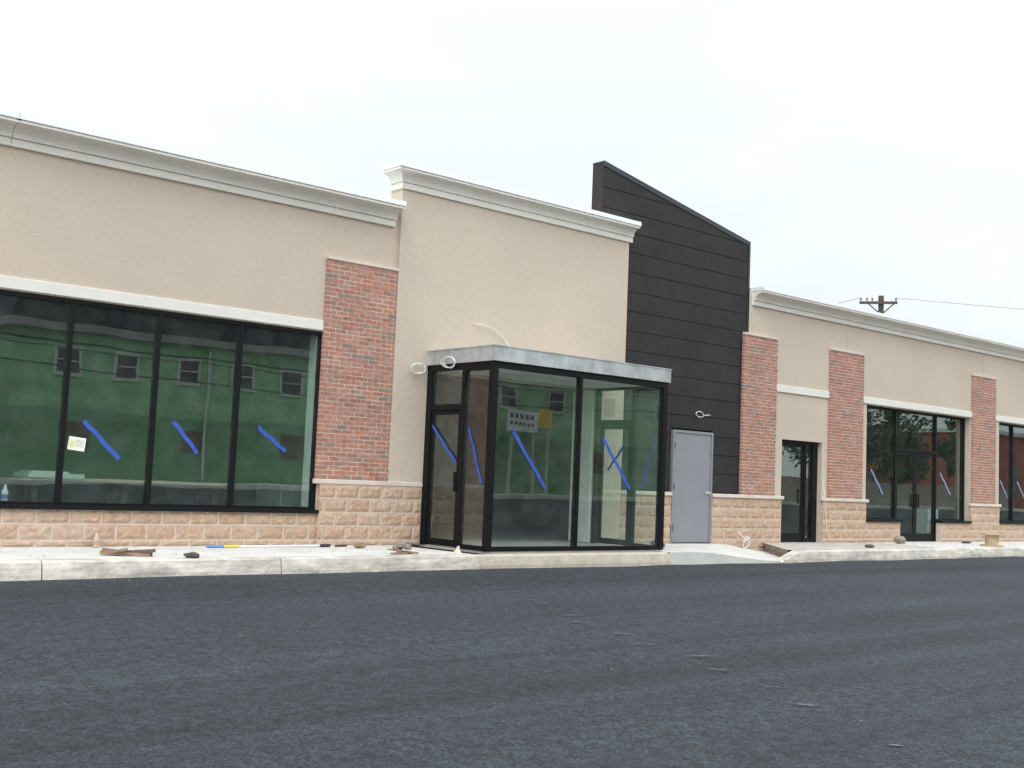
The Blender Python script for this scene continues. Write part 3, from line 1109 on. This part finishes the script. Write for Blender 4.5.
tape_strip((14.488, -1.50, 1.90), (14.488, -1.22, 1.00), LX, 'blue tape strip on the far side light inside the entrance box', .05)
tape_strip((14.488, -.40, 1.32), (14.488, -.80, 1.77), LX, 'blue tape strip on the far door glass inside the entrance box', .05)
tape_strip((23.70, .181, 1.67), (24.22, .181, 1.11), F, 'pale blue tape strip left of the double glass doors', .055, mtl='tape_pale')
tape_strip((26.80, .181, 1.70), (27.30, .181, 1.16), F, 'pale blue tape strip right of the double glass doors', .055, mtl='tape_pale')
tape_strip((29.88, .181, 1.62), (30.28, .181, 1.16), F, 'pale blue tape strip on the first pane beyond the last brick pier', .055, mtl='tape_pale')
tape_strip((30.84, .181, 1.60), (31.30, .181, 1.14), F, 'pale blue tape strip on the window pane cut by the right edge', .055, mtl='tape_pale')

no_ = empty('paper_notice', (5.33, .058, 1.30))
tag(no_, 'pale paper notice taped inside a shop window left of a blue tape strip', 'notice')
c5, s5 = math.cos(-.10), math.sin(-.10)
def np_(u, v, y):
    return (5.33 + u * c5 - v * s5, y, 1.30 + u * s5 + v * c5)
MB().prism([np_(-.11, -.085, .056), np_(.11, -.085, .056), np_(.11, .085, .056), np_(-.11, .085, .056)], (0, .002, 0)).build('sheet', M['paper'], no_)
ln = MB()
for v in (.045, .02, -.005, -.03):
    ln.prism([np_(-.02, v - .004, .0545), np_(.085, v - .004, .0545), np_(.085, v + .004, .0545), np_(-.02, v + .004, .0545)], (0, .001, 0))
ln.build('printed_lines', M['paper_line'], no_)
MB().prism([np_(-.085, -.05, .0545), np_(-.035, -.05, .0545), np_(-.035, .03, .0545), np_(-.085, .03, .0545)], (0, .001, 0)).build('yellow_patch', M['paper_ink'], no_)

# cable coils
def coil(name, c, rx_, rz_, normal_tilt, turns, label, mtl='pvc', r=.008, tail=None, ry_=0.0):
    mb = MB()
    pts = []
    n = 22 * turns
    for k in range(n + 1):
        a = 2 * math.pi * k / 22
        w = 1 + .10 * math.sin(k * .37 + c[0])
        pts.append((c[0] + rx_ * w * math.cos(a), c[1] - .02 - .02 * (k / 22) + .02 * math.sin(a * 1.3) + normal_tilt * rz_ * math.sin(a) + ry_ * math.cos(a), c[2] + rz_ * w * math.sin(a)))
    if tail:
        pts += tail
    mb.tube(pts, r, 5)
    return tag(mb.build(name, M[mtl], origin=c, smooth=True), label, 'cable', 'white cables left hanging on the front wall')
coil('cable_coil', (10.46, -.10, 2.745), .12, .075, -.4, 3, 'coil of white cable hanging on the tan wall beside the entrance canopy', r=.0065, tail=[(10.62, -.10, 2.80), (10.72, -.08, 2.80)])
coil('cable_coil', (10.63, -.66, 2.83), .012, .085, .3, 3, 'coil of white cable hanging over the metal canopy side', ry_=.17, r=.0055)
coil('cable_coil', (17.36, 0.0, 2.50), .13, .055, -.2, 1, 'white cable loop sticking out of the dark siding above the grey door', r=.0075,
     tail=[(17.50, -.03, 2.49), (17.62, -.03, 2.51), (17.72, .01, 2.51)])
cw = MB()
cw.tube([(11.58, -.055, 3.58), (11.62, -.12, 3.585), (11.75, -.13, 3.59), (11.9, -.12, 3.57), (12.05, -.11, 3.52), (12.2, -.10, 3.43), (12.32, -.09, 3.33), (12.42, -.12, 3.22), (12.45, -.2, 3.09)], .008, 5)
tag(cw.build('loose_cable', M['pvc'], origin=(11.6, -.06, 3.58), smooth=True), 'loose white cable drooping from the tan wall onto the canopy', 'cable')
coil('cable_coil', (18.73, -.12, .02), .10, .11, -.35, 2, 'white cable bundle dangling at the foot of the block wall by the ramp', r=.009,
     tail=[(18.62, -.08, .18), (18.60, -.07, .25)])
wv = MB()
wv.tube([(21.52, -.01, 1.35), (21.55, -.06, 1.0), (21.56, -.09, .6), (21.60, -.10, .25), (21.66, -.16, .02)], .005, 5)
tag(wv.build('loose_cable', M['pvc'], origin=(21.52, -.01, 1.35), smooth=True), 'thin white cable running down beside the black shop door', 'cable')

# bottles
def bottle(c, h, r, mtl, capm, label):
    e = tag(empty('bottle', c), label, 'bottle')
    MB().lathe(c, [(r * .9, 0), (r, .01), (r, h * .55), (r * .95, h * .62), (r * .45, h * .80), (r * .40, h * .88)]).build('body', M[mtl], e, smooth=True)
    MB().lathe((c[0], c[1], c[2] + h * .88), [(r * .45, 0), (r * .45, h * .12)]).build('cap', M[capm], e)
    MB().lathe((c[0], c[1], c[2] + h * .14), [(r * 1.02, 0), (r * 1.02, h * .26)]).build('wrapper', M['plastic_blue' if mtl == 'plastic_white' else 'cap_red'], e)
bottle((4.53, .16, WB + FW + .0), .20, .042, 'plastic_white', 'plastic_white', 'small white spray bottle standing on the inside window sill')
bottle((5.60, -.13, .004), .20, .038, 'plastic_clear', 'cap_red', 'clear drink bottle standing on the pavement against the block wall')

# debris
def rock(name, c, sx, sy, sz, mtl, label, cat='rubble', seed=0, group=None):
    bm = bmesh.new()
    bmesh.ops.create_icosphere(bm, subdivisions=3, radius=1)
    for v in bm.verts:
        n = v.co.normalized()
        q = 1 + .28 * mnoise.noise(n * 1.7 + Vector((seed, 0, 0))) + .12 * mnoise.noise(n * 4.5 + Vector((0, seed, 0)))
        v.co = Vector((n.x * sx * q, n.y * sy * q, max(-.75, n.z) * sz * q))
    lo = min(v.co.z for v in bm.verts)
    for v in bm.verts:
        v.co.z -= lo
    me = bpy.data.meshes.new(name)
    bm.to_mesh(me)
    bm.free()
    me.materials.append(M[mtl])
    o = bpy.data.objects.new(name, me)
    o.location = c
    COL.objects.link(o)
    return tag(o, label, cat, group)
def plank_mb(mb, c, L, w, t, a, tilt=0.0):
    R = rotz(a) @ Matrix.Rotation(tilt, 3, 'Y')
    mb.obox(c, L, w, t, R)
random.seed(3)
sc = tag(empty('scrap_wood', (5.45, -1.5, 0.006)), 'split grey brown scrap boards lying on the kerb below the wide window', 'scrap wood')
for j, (dx, dy, L, w, t, a, ti, zz) in enumerate(((-.02, 0, .56, .12, .04, -.55, .03, .026), (.05, -.05, .50, .08, .035, -.72, -.09, .052), (-.08, .05, .38, .07, .03, -.30, .12, .050), (.12, .02, .36, .10, .045, -.48, .02, .030), (-.12, -.02, .22, .05, .03, -.9, -.2, .06))):
    q = MB()
    plank_mb(q, (5.45 + dx, -1.5 + dy, zz), L, w, t, a, ti)
    q.build('board', M['wood' if j % 2 == 0 else 'wood_dark'], sc)
rock('stone_lump', (6.05, -1.93, .004), .10, .07, .035, 'stone_dark', 'flat dark stone lying on the kerb edge beside the scrap boards', 'stone', 3)
rock('brick_chip', (9.25, -.62, .004), .10, .06, .045, 'wood', 'small brown brick lump on the pavement near the block wall', 'rubble', 5)
hp = tag(empty('rubble_heap', (9.22, -1.72, .004)), 'heap of broken wood and tan rubble on the kerb before the entrance box', 'rubble')
q = MB()
for (dx, dy, L, w, t, a, ti, zz) in ((0, 0, .50, .10, .025, .5, 0, .014), (.05, .05, .42, .09, .02, -.35, .10, .036), (-.05, .02, .30, .07, .02, 1.0, -.08, .05)):
    plank_mb(q, (9.22 + dx, -1.72 + dy, zz), L, w, t, a, ti)
q.build('board', M['wood'], hp)
for j, (dx, dy, s) in enumerate(((0, .03, .07), (.08, -.02, .055), (-.07, .05, .05), (.02, .09, .06))):
    rr = rock('rubble_lump', (dx, dy, .05 + .02 * (j == 0)), s, s * .8, s * .8, 'stone', None, None, j + 11)
    rr.parent = hp
tn = MB()
tn.sweep([[(10.10 - .05, -1.86, .004), (10.10 + .05, -1.86, .004), (10.10 + .055, -1.78, .004), (10.10 - .05, -1.77, .004)],
          [(10.10 - .03, -1.83, .06), (10.10 + .025, -1.84, .06), (10.10 + .03, -1.80, .06), (10.10 - .02, -1.79, .06)],
          [(10.10 + .0, -1.83, .11), (10.10 + .022, -1.83, .12), (10.10 + .020, -1.81, .105), (10.10 + .004, -1.81, .115)]])
tag(tn.build('crumpled_paper', M['ledge'], origin=(10.10, -1.81, .004)), 'small crumpled cream paper scrap upright by the entrance corner post', 'paper')
rock('stone_lump', (14.86, -1.28, .0), .13, .10, .085, 'stone_dark', 'dark brown stone lump against the right corner post of the entrance box', 'stone', 21)
rock('stone_lump', (23.85, -.5, .004), .17, .12, .09, 'stone', 'tan stone lump left of the double glass doors', 'stone', 31)
rock('stone_lump', (20.95, -1.55, .004), .11, .08, .04, 'stone_dark', 'small grey stone lump near the kerb before the black shop door', 'stone', 41)
rock('stone_lump', (26.75, -.55, .004), .16, .10, .03, 'stone_dark', 'flat dark scrap lump on the pavement left of the cable spool', 'stone', 51)

gr = MB()
def grit(x, y, z, s_):
    a = rnd.uniform(0, 6.28)
    R = rotz(a)
    pts = [(-.5, -.35, 0), (.5, -.3, 0), (.45, .4, 0), (-.4, .35, 0)]
    i = len(gr.v)
    for p_ in pts:
        gr.v.append(tuple(Vector((x, y, z)) + R @ (Vector(p_) * s_)))
    for p_ in pts:
        gr.v.append(tuple(Vector((x, y, z)) + R @ Vector((p_[0] * s_ * .6, p_[1] * s_ * .6, s_ * rnd.uniform(.25, .5)))))
    gr.f += [tuple(i + k for k in q) for q in ((4, 5, 6, 7), (0, 1, 5, 4), (1, 2, 6, 5), (2, 3, 7, 6), (3, 0, 4, 7))]
for k in range(170):
    x = rnd.uniform(3, 34)
    grit(x, -2.09 - abs(rnd.gauss(0, .12)), lot_z(-2.1) - .006, rnd.uniform(.010, .026))
for k in range(45):
    x, y = rnd.uniform(1.5, 26), rnd.uniform(-12.5, -2.2)
    grit(x, y, lot_z(y) + .002, rnd.uniform(.008, .020))
for k in range(60):
    x = rnd.uniform(3.5, 10.2)
    grit(x, rnd.uniform(-1.8, -.1), .004, rnd.uniform(.008, .020))
for k in range(50):
    x = rnd.uniform(20, 33)
    grit(x, rnd.uniform(-1.7, -.15), .004, rnd.uniform(.010, .028))
tag(gr.build('loose_grit', M['grit'], origin=(10, -2, 0)), kind='stuff')

# long pole lying by the wall: white shaft, blue and yellow grips, black end
pp = tag(empty('extension_pole', (8.0, -.40, .025)), 'long white extension pole with blue and yellow grip lying along the wall', 'pole')
MB().tube([(7.46, -.38, .022), (8.75, -.34, .022)], .014, 8).build('shaft', M['plastic_white'], pp)
MB().tube([(7.23, -.39, .022), (7.459, -.38, .022)], .020, 8).build('grip', M['plastic_yellow'], pp)
MB().tube([(6.98, -.40, .022), (7.229, -.39, .022)], .018, 8).build('grip', M['plastic_blue'], pp)
MB().tube([(8.751, -.34, .022), (8.92, -.335, .022)], .022, 8).build('end_cap', M['plastic_black'], pp)
st_ = MB()
st_.tube([(9.0, -.36, .018), (9.2, -.34, .018)], .014, 6)
tag(st_.build('short_stick', M['plastic_black'], origin=(9.1, -.35, .018)), 'short dark stick on the pavement beyond the extension pole', 'stick')

# wooden cable spool with a board under it
SX, SY = 26.15, -1.50
sp = tag(empty('cable_spool', (SX, SY, .0)), 'small wooden cable spool standing on the pavement below the last brick pier', 'spool')
MB().lathe((SX, SY, .04), [(.15, .0), (.15, .225)], 18).build('core', M['wood_light'], sp)
MB().lathe((SX, SY, .008), [(.26, 0), (.26, .03)], 22).build('flange', M['wood_light'], sp)
MB().lathe((SX, SY, .266), [(.23, 0), (.23, .025)], 22).build('flange', M['wood_light'], sp)

# inside the left shop: workbench with boards, boxes
wb = tag(empty('workbench', (6.2, 1.6, .012)), 'trestle workbench with pale sheets standing inside the wide shop window', 'workbench')
MB().box(5.1, 8.2, 1.3, 2.1, .80, .84).build('bench_top', M['wood_light'], wb)
for x in (5.25, 6.5, 7.9):
    MB().box(x, x + .09, 1.4, 1.49, .012, .72).box(x, x + .09, 1.95, 2.04, .012, .72).box(x, x + .09, 1.35, 2.06, .719, .80).build('trestle', M['wood_dark'], wb)
MB().box(5.15, 5.9, 1.25, 1.9, .841, .90).box(5.2, 5.7, 1.3, 1.8, .901, .93).build('sheet_stack', M['drywall'], wb)
bx = MB().box(9.0, 9.9, 1.3, 2.1, .012, .85).build('cardboard_box', M['galv'], origin=(9.4, 1.7, .012), bevel=.01)
tag(bx, 'large grey box standing inside the shop window near the brick pier', 'box')
ct = MB().box(26.9, 27.4, .55, .95, .012, .78).build('carton', M['plastic_white'], origin=(27.15, .75, .012), bevel=.006)
tag(ct, 'white carton standing inside the window right of the double glass doors', 'carton')
bk = tag(empty('bucket', (12.0, 1.6, .012)), 'white plaster bucket standing inside the glass entrance', 'bucket')
MB().lathe((12.0, 1.6, .012), [(.13, 0), (.15, .36), (.155, .36), (.155, .38)], 18).build('body', M['plastic_white'], bk, smooth=False)
MB().tube([(11.845, 1.6, .37), (11.85, 1.55, .30), (12.0, 1.44, .22), (12.15, 1.55, .30), (12.155, 1.6, .37)], .005, 5).build('handle', M['steel'], bk)

# ------------------------------------------------------------------ utility poles and lines
def utility_pole(x, y, z0, top, arm, label, ang=0.0, r=.15, zarm=.45, one_side=0.0, name='utility_pole'):
    e = tag(empty(name, (x, y, z0)), label, 'utility pole')
    MB().tube([(x, y, z0), (x, y, (z0 + top) / 2), (x, y, top)], [r * 1.25, r * 1.1, r], 12).build('pole_shaft', M['pole'], e, smooth=False)
    ca, sa = math.cos(ang), math.sin(ang)
    R = rotz(ang)
    za = top - zarm
    off = one_side
    cc = Vector((x, y, za)) + R @ Vector((off, -r - .05, 0))
    ab = MB().obox(cc, arm, .10, .13, R).build('crossarm', M['pole'], e)
    br = MB()
    for s in (-1, 1):
        p0 = Vector((x, y, za - .62)) + R @ Vector((0, -r - .02, 0))
        p1 = Vector((x, y, za - .05)) + R @ Vector((s * .62, -r - .03, 0))
        br.tube([p0, p1], .032, 5)
    br.build('brace', M['pole'], e)
    tops = []
    for u in (-.46, -.30, -.16, .46):
        b = cc + R @ Vector((u * arm, 0, .065))
        MB().lathe(b, [(.02, 0), (.02, .07), (.055, .08), (.06, .13), (.04, .17), (.02, .20)], 8).build('insulator', M['insul'], e)
        tops.append(b + Vector((0, 0, .19)))
    return e, tops
PX, PYY = 51.8, 17.4
e1, t1 = utility_pole(PX, PYY, -.85, 11.22, 1.85, 'wooden utility pole with crossarm rising behind the shop roof', ang=-.95, one_side=-.14, zarm=.38, r=.14)
def line(name, p, q, sag, mtl, label, r=.012, group=None, n=24):
    p, q = Vector(p), Vector(q)
    pts = [p.lerp(q, k / n) - Vector((0, 0, 4 * sag * (k / n) * (1 - k / n))) for k in range(n + 1)]
    return tag(MB().tube(pts, r, 5).build(name, M[mtl], origin=tuple(p), smooth=True), label, 'power line', group)
line('power_line', t1[3], (112, -1, 14.9), .5, 'wire_pale', 'thin power line running from the crossarm to the right over the roof', .022)
line('power_line', t1[0], (70, 72, 11.8), .4, 'wire_pale', 'thin power line leaving the crossarm away behind the roof', .028)

# ------------------------------------------------------------------ across the street, seen mirrored in the glass
GB = tag(empty('green_building', (25, -26, .46)), 'two storey green building across the street with white framed windows and a dark roof', 'building')
GX0, GX1, GY, GT = 12.4, 47.0, -26.2, 5.66
MB().box(GX0, GX1, GY - 9, GY, 2.9, GT).build('wall', M['green_light'], GB)
MB().box(GX0 - .02, GX1 + .02, GY - 9, GY + .03, .46, 2.898).build('lower_wall', M['green_dark'], GB)
MB().box(GX0 - .3, GX1 + .3, GY - 9.2, GY + .32, GT + .002, GT + .28).build('eaves_cornice', M['far_cornice'], GB)
rf = MB()
za, zb = GT + .29, 9.4
ring0 = [(GX0 - .2, GY + .2, za), (GX1 + .2, GY + .2, za), (GX1 + .2, GY - 9.1, za), (GX0 - .2, GY - 9.1, za)]
ring1 = [(GX0 + .8, GY - .9, zb), (31.0, GY - .9, zb), (31.0, GY - 8.0, zb), (GX0 + .8, GY - 8.0, zb)]
ring0[1] = (31.5, GY + .2, za)
ring0[2] = (31.5, GY - 9.1, za)
rf.sweep([ring0, ring1])
roof = rf.build('mansard_roof', M['far_roof'], GB)
for dx in (16.2, 21.6, 27.0):
    d = MB()
    arch = [(dx - .55, 6.0)] + [(dx - .55 * math.cos(a * math.pi / 10), 7.2 + .55 * math.sin(a * math.pi / 10)) for a in range(11)] + [(dx + .55, 6.0)]
    d.prism([(x, GY + .25, z) for x, z in arch], (0, -1.2, 0))
    d.build('arched_dormer', M['far_dormer'], roof)
def far_window(x, z, w, h):
    f = MB()
    t = .11
    y = GY + .04
    f.box(x - w / 2 - t, x - w / 2, GY - .02, y + .03, z - h / 2 - t, z + h / 2 + t).box(x + w / 2, x + w / 2 + t, GY - .02, y + .03, z - h / 2 - t, z + h / 2 + t)
    f.box(x - w / 2, x + w / 2, GY - .02, y + .028, z + h / 2, z + h / 2 + t).box(x - w / 2, x + w / 2, GY - .02, y + .028, z - h / 2 - t, z - h / 2)
    f.box(x - w / 2, x + w / 2, GY - .02, y + .02, z - .025, z + .025)
    o = f.build('window', M['far_trim'], GB)
    MB().box(x - w / 2, x + w / 2, GY - .02, y - .01, z - h / 2, z - .026).box(x - w / 2, x + w / 2, GY - .02, y - .01, z + .026, z + h / 2).build('pane', M['glass_far'], o)
for x in (14.25, 16.42, 18.80, 21.08, 23.2, 25.6, 28.7, 31.8, 34.6, 38.0, 41.5):
    far_window(x, 4.62, .78, .84)
for x in (14.7, 19.2, 23.4, 28.0, 37.5, 42.0):
    MB().box(x - .5, x + .5, GY - .02, GY + .045, 1.55, 2.45).build('brown_shutter', M['far_brown'], GB)
MB().tube([(19.63, GY + .10, 5.5), (19.63, GY + .10, .6)], .06, 8).build('downspout', M['far_trim'], GB)
sg = tag(empty('sign_board', (32.6, -25.6, .5)), 'white and yellow sign board on posts before the green building', 'sign')
MB().box(31.3, 33.1, -25.66, -25.6, 3.15, 4.05).build('white_panel', M['plastic_white'], sg)
MB().box(33.12, 33.95, -25.66, -25.6, 3.40, 4.2).build('yellow_panel', M['sign_yellow'], sg)
inkm = MB()
for (zc, n_, hh) in ((3.80, 5, .20), (3.48, 6, .14)):
    for j in range(n_):
        xx = 31.42 + j * 1.56 / n_
        inkm.box(xx, xx + .9 / n_, -25.601, -25.59, zc - hh / 2, zc + hh / 2)
inkm.build('dark_marks', M['sign_ink'], sg)
for x in (31.6, 32.9, 33.7):
    MB().box(x, x + .1, -25.76, -25.662, .48, 3.6).build('post', M['far_trim'], sg)

def tree(x, y, z0, h, rad, label, seed, name='leafy_tree'):
    r = random.Random(seed)
    e = tag(empty(name, (x, y, z0)), label, 'tree', 'trees across the street')
    tk = MB()
    tk.tube([(x, y, z0), (x + .1, y, z0 + h * .25), (x + .05, y + .1, z0 + h * .5), (x, y, z0 + h * .8)], [.24, .18, .13, .05], 8)
    for k in range(7):
        a = r.uniform(0, 6.28)
        zz = z0 + h * r.uniform(.25, .55)
        tk.tube([(x, y, zz), (x + math.cos(a) * rad * .4, y + math.sin(a) * rad * .4, zz + h * .12), (x + math.cos(a) * rad * .75, y + math.sin(a) * rad * .75, zz + h * .2)], [.09, .06, .025], 6)
    tk.build('trunk', M['bark'], e)
    lf = MB()
    clumps = []
    for k in range(42):
        a, b = r.uniform(0, 6.28), r.uniform(-.8, 1)
        q = r.uniform(.45, 1) * rad
        clumps.append((x + math.cos(a) * q * math.sqrt(1 - b * b * .8), y + math.sin(a) * q * math.sqrt(1 - b * b * .8), z0 + h * .62 + b * h * .36, r.uniform(.5, 1.05) * rad * .32))
    for cx, cy, cz, cr_ in clumps:
        for k in range(70):
            v = Vector((r.gauss(0, 1), r.gauss(0, 1), r.gauss(0, 1)))
            v = v.normalized() * cr_ * r.random() ** .4
            p = Vector((cx, cy, cz)) + v
            n1 = Vector((r.gauss(0, 1), r.gauss(0, 1), r.gauss(0, 1))).normalized()
            n2 = n1.orthogonal().normalized()
            n3 = n1.cross(n2)
            s = r.uniform(.10, .20)
            lf.poly([p - n2 * s, p + n3 * s * .55, p + n2 * s, p - n3 * s * .55])
    lf.build('crown', M['leaf'], e)
tree(8.6, -27.5, .46, 7.5, 2.6, 'broad leafy tree left of the green building across the street', 1)
tree(3.5, -29.0, .46, 8.5, 3.0, 'broad leafy tree standing two trees left of the green building', 2)
tree(52.5, -27.5, .46, 8.0, 2.8, 'leafy tree right of the green building across the street', 3)
tree(60.5, -27.0, .46, 8.4, 3.2, 'tall leafy tree on the pavement beside the leafy tree right of the green building', 4)
tree(69.0, -27.5, .46, 6.6, 2.9, 'low broad leafy tree above the long low wall across the street', 5)
tree(73.6, -29.0, .46, 5.4, 2.3, 'small round leafy tree above the long low wall across the street', 7)
tree(78.0, -26.8, .46, 7.5, 1.5, 'slim leafy tree at the far end of the long low wall', 6)
RB = tag(empty('red_house', (108, -49, .46)), 'small red brick house far behind the trees across the street', 'house')
MB().box(104, 112, -53, -46, .46, 6.3).build('wall', M['far_red'], RB)
MB().prism([(103.7, -45.7, 6.3), (112.3, -45.7, 6.3), (112.3, -49.5, 8.2), (103.7, -49.5, 8.2)], (0, 0, .12)).prism([(103.7, -53.3, 6.3), (112.3, -53.3, 6.3), (112.3, -49.5, 8.2), (103.7, -49.5, 8.2)], (0, 0, .12)).build('roof', M['far_roof'], RB)
for x in (105.5, 108, 110.5):
    MB().box(x - .45, x + .45, -46.02, -45.95, 3.2, 4.6).build('window', M['glass_far'], RB)
RB2 = tag(empty('red_shop', (92, -30, .46)), 'long red building at the far end across the street', 'building')
MB().box(84, 104, -40, -28.5, .46, 6.2).build('wall', M['far_red'], RB2)
MB().box(83.8, 104.2, -40.2, -28.3, 6.2, 6.5).build('cornice', M['far_trim'], RB2)
for x in (86, 89.5, 93, 96.5):
    MB().box(x - .7, x + .7, -28.52, -28.44, 1.4, 3.8).build('window', M['glass_far'], RB2)
fe = MB().box(48, 82, -24.9, -24.7, .5, 1.9).build('concrete_wall', M['stone'], origin=(65, -24.8, .5))
tag(fe, 'long low grey concrete wall along the pavement across the street', 'wall')
e2, t2 = utility_pole(9.9, -23.8, .5, 10.5, 2.4, 'wooden utility pole across the street left of the green building', ang=1.57, r=.14)
e3, t3 = utility_pole(44.5, -23.8, .5, 10.5, 2.4, 'wooden utility pole across the street right of the sign board', ang=1.57, r=.14)
G = 'cables strung across the street'
line('street_cable', (9.9, -23.7, 5.15), (44.5, -23.7, 5.6), .45, 'wire', 'thick upper street cable strung before the green building', .035, G)
line('street_cable', (9.9, -23.65, 4.95), (44.5, -23.65, 5.4), .45, 'wire', 'second street cable just under the thick upper cable', .02, G)
line('street_cable', (9.9, -23.7, 4.35), (44.5, -23.7, 4.8), .55, 'wire', 'lowest street cable strung before the green building', .025, G)
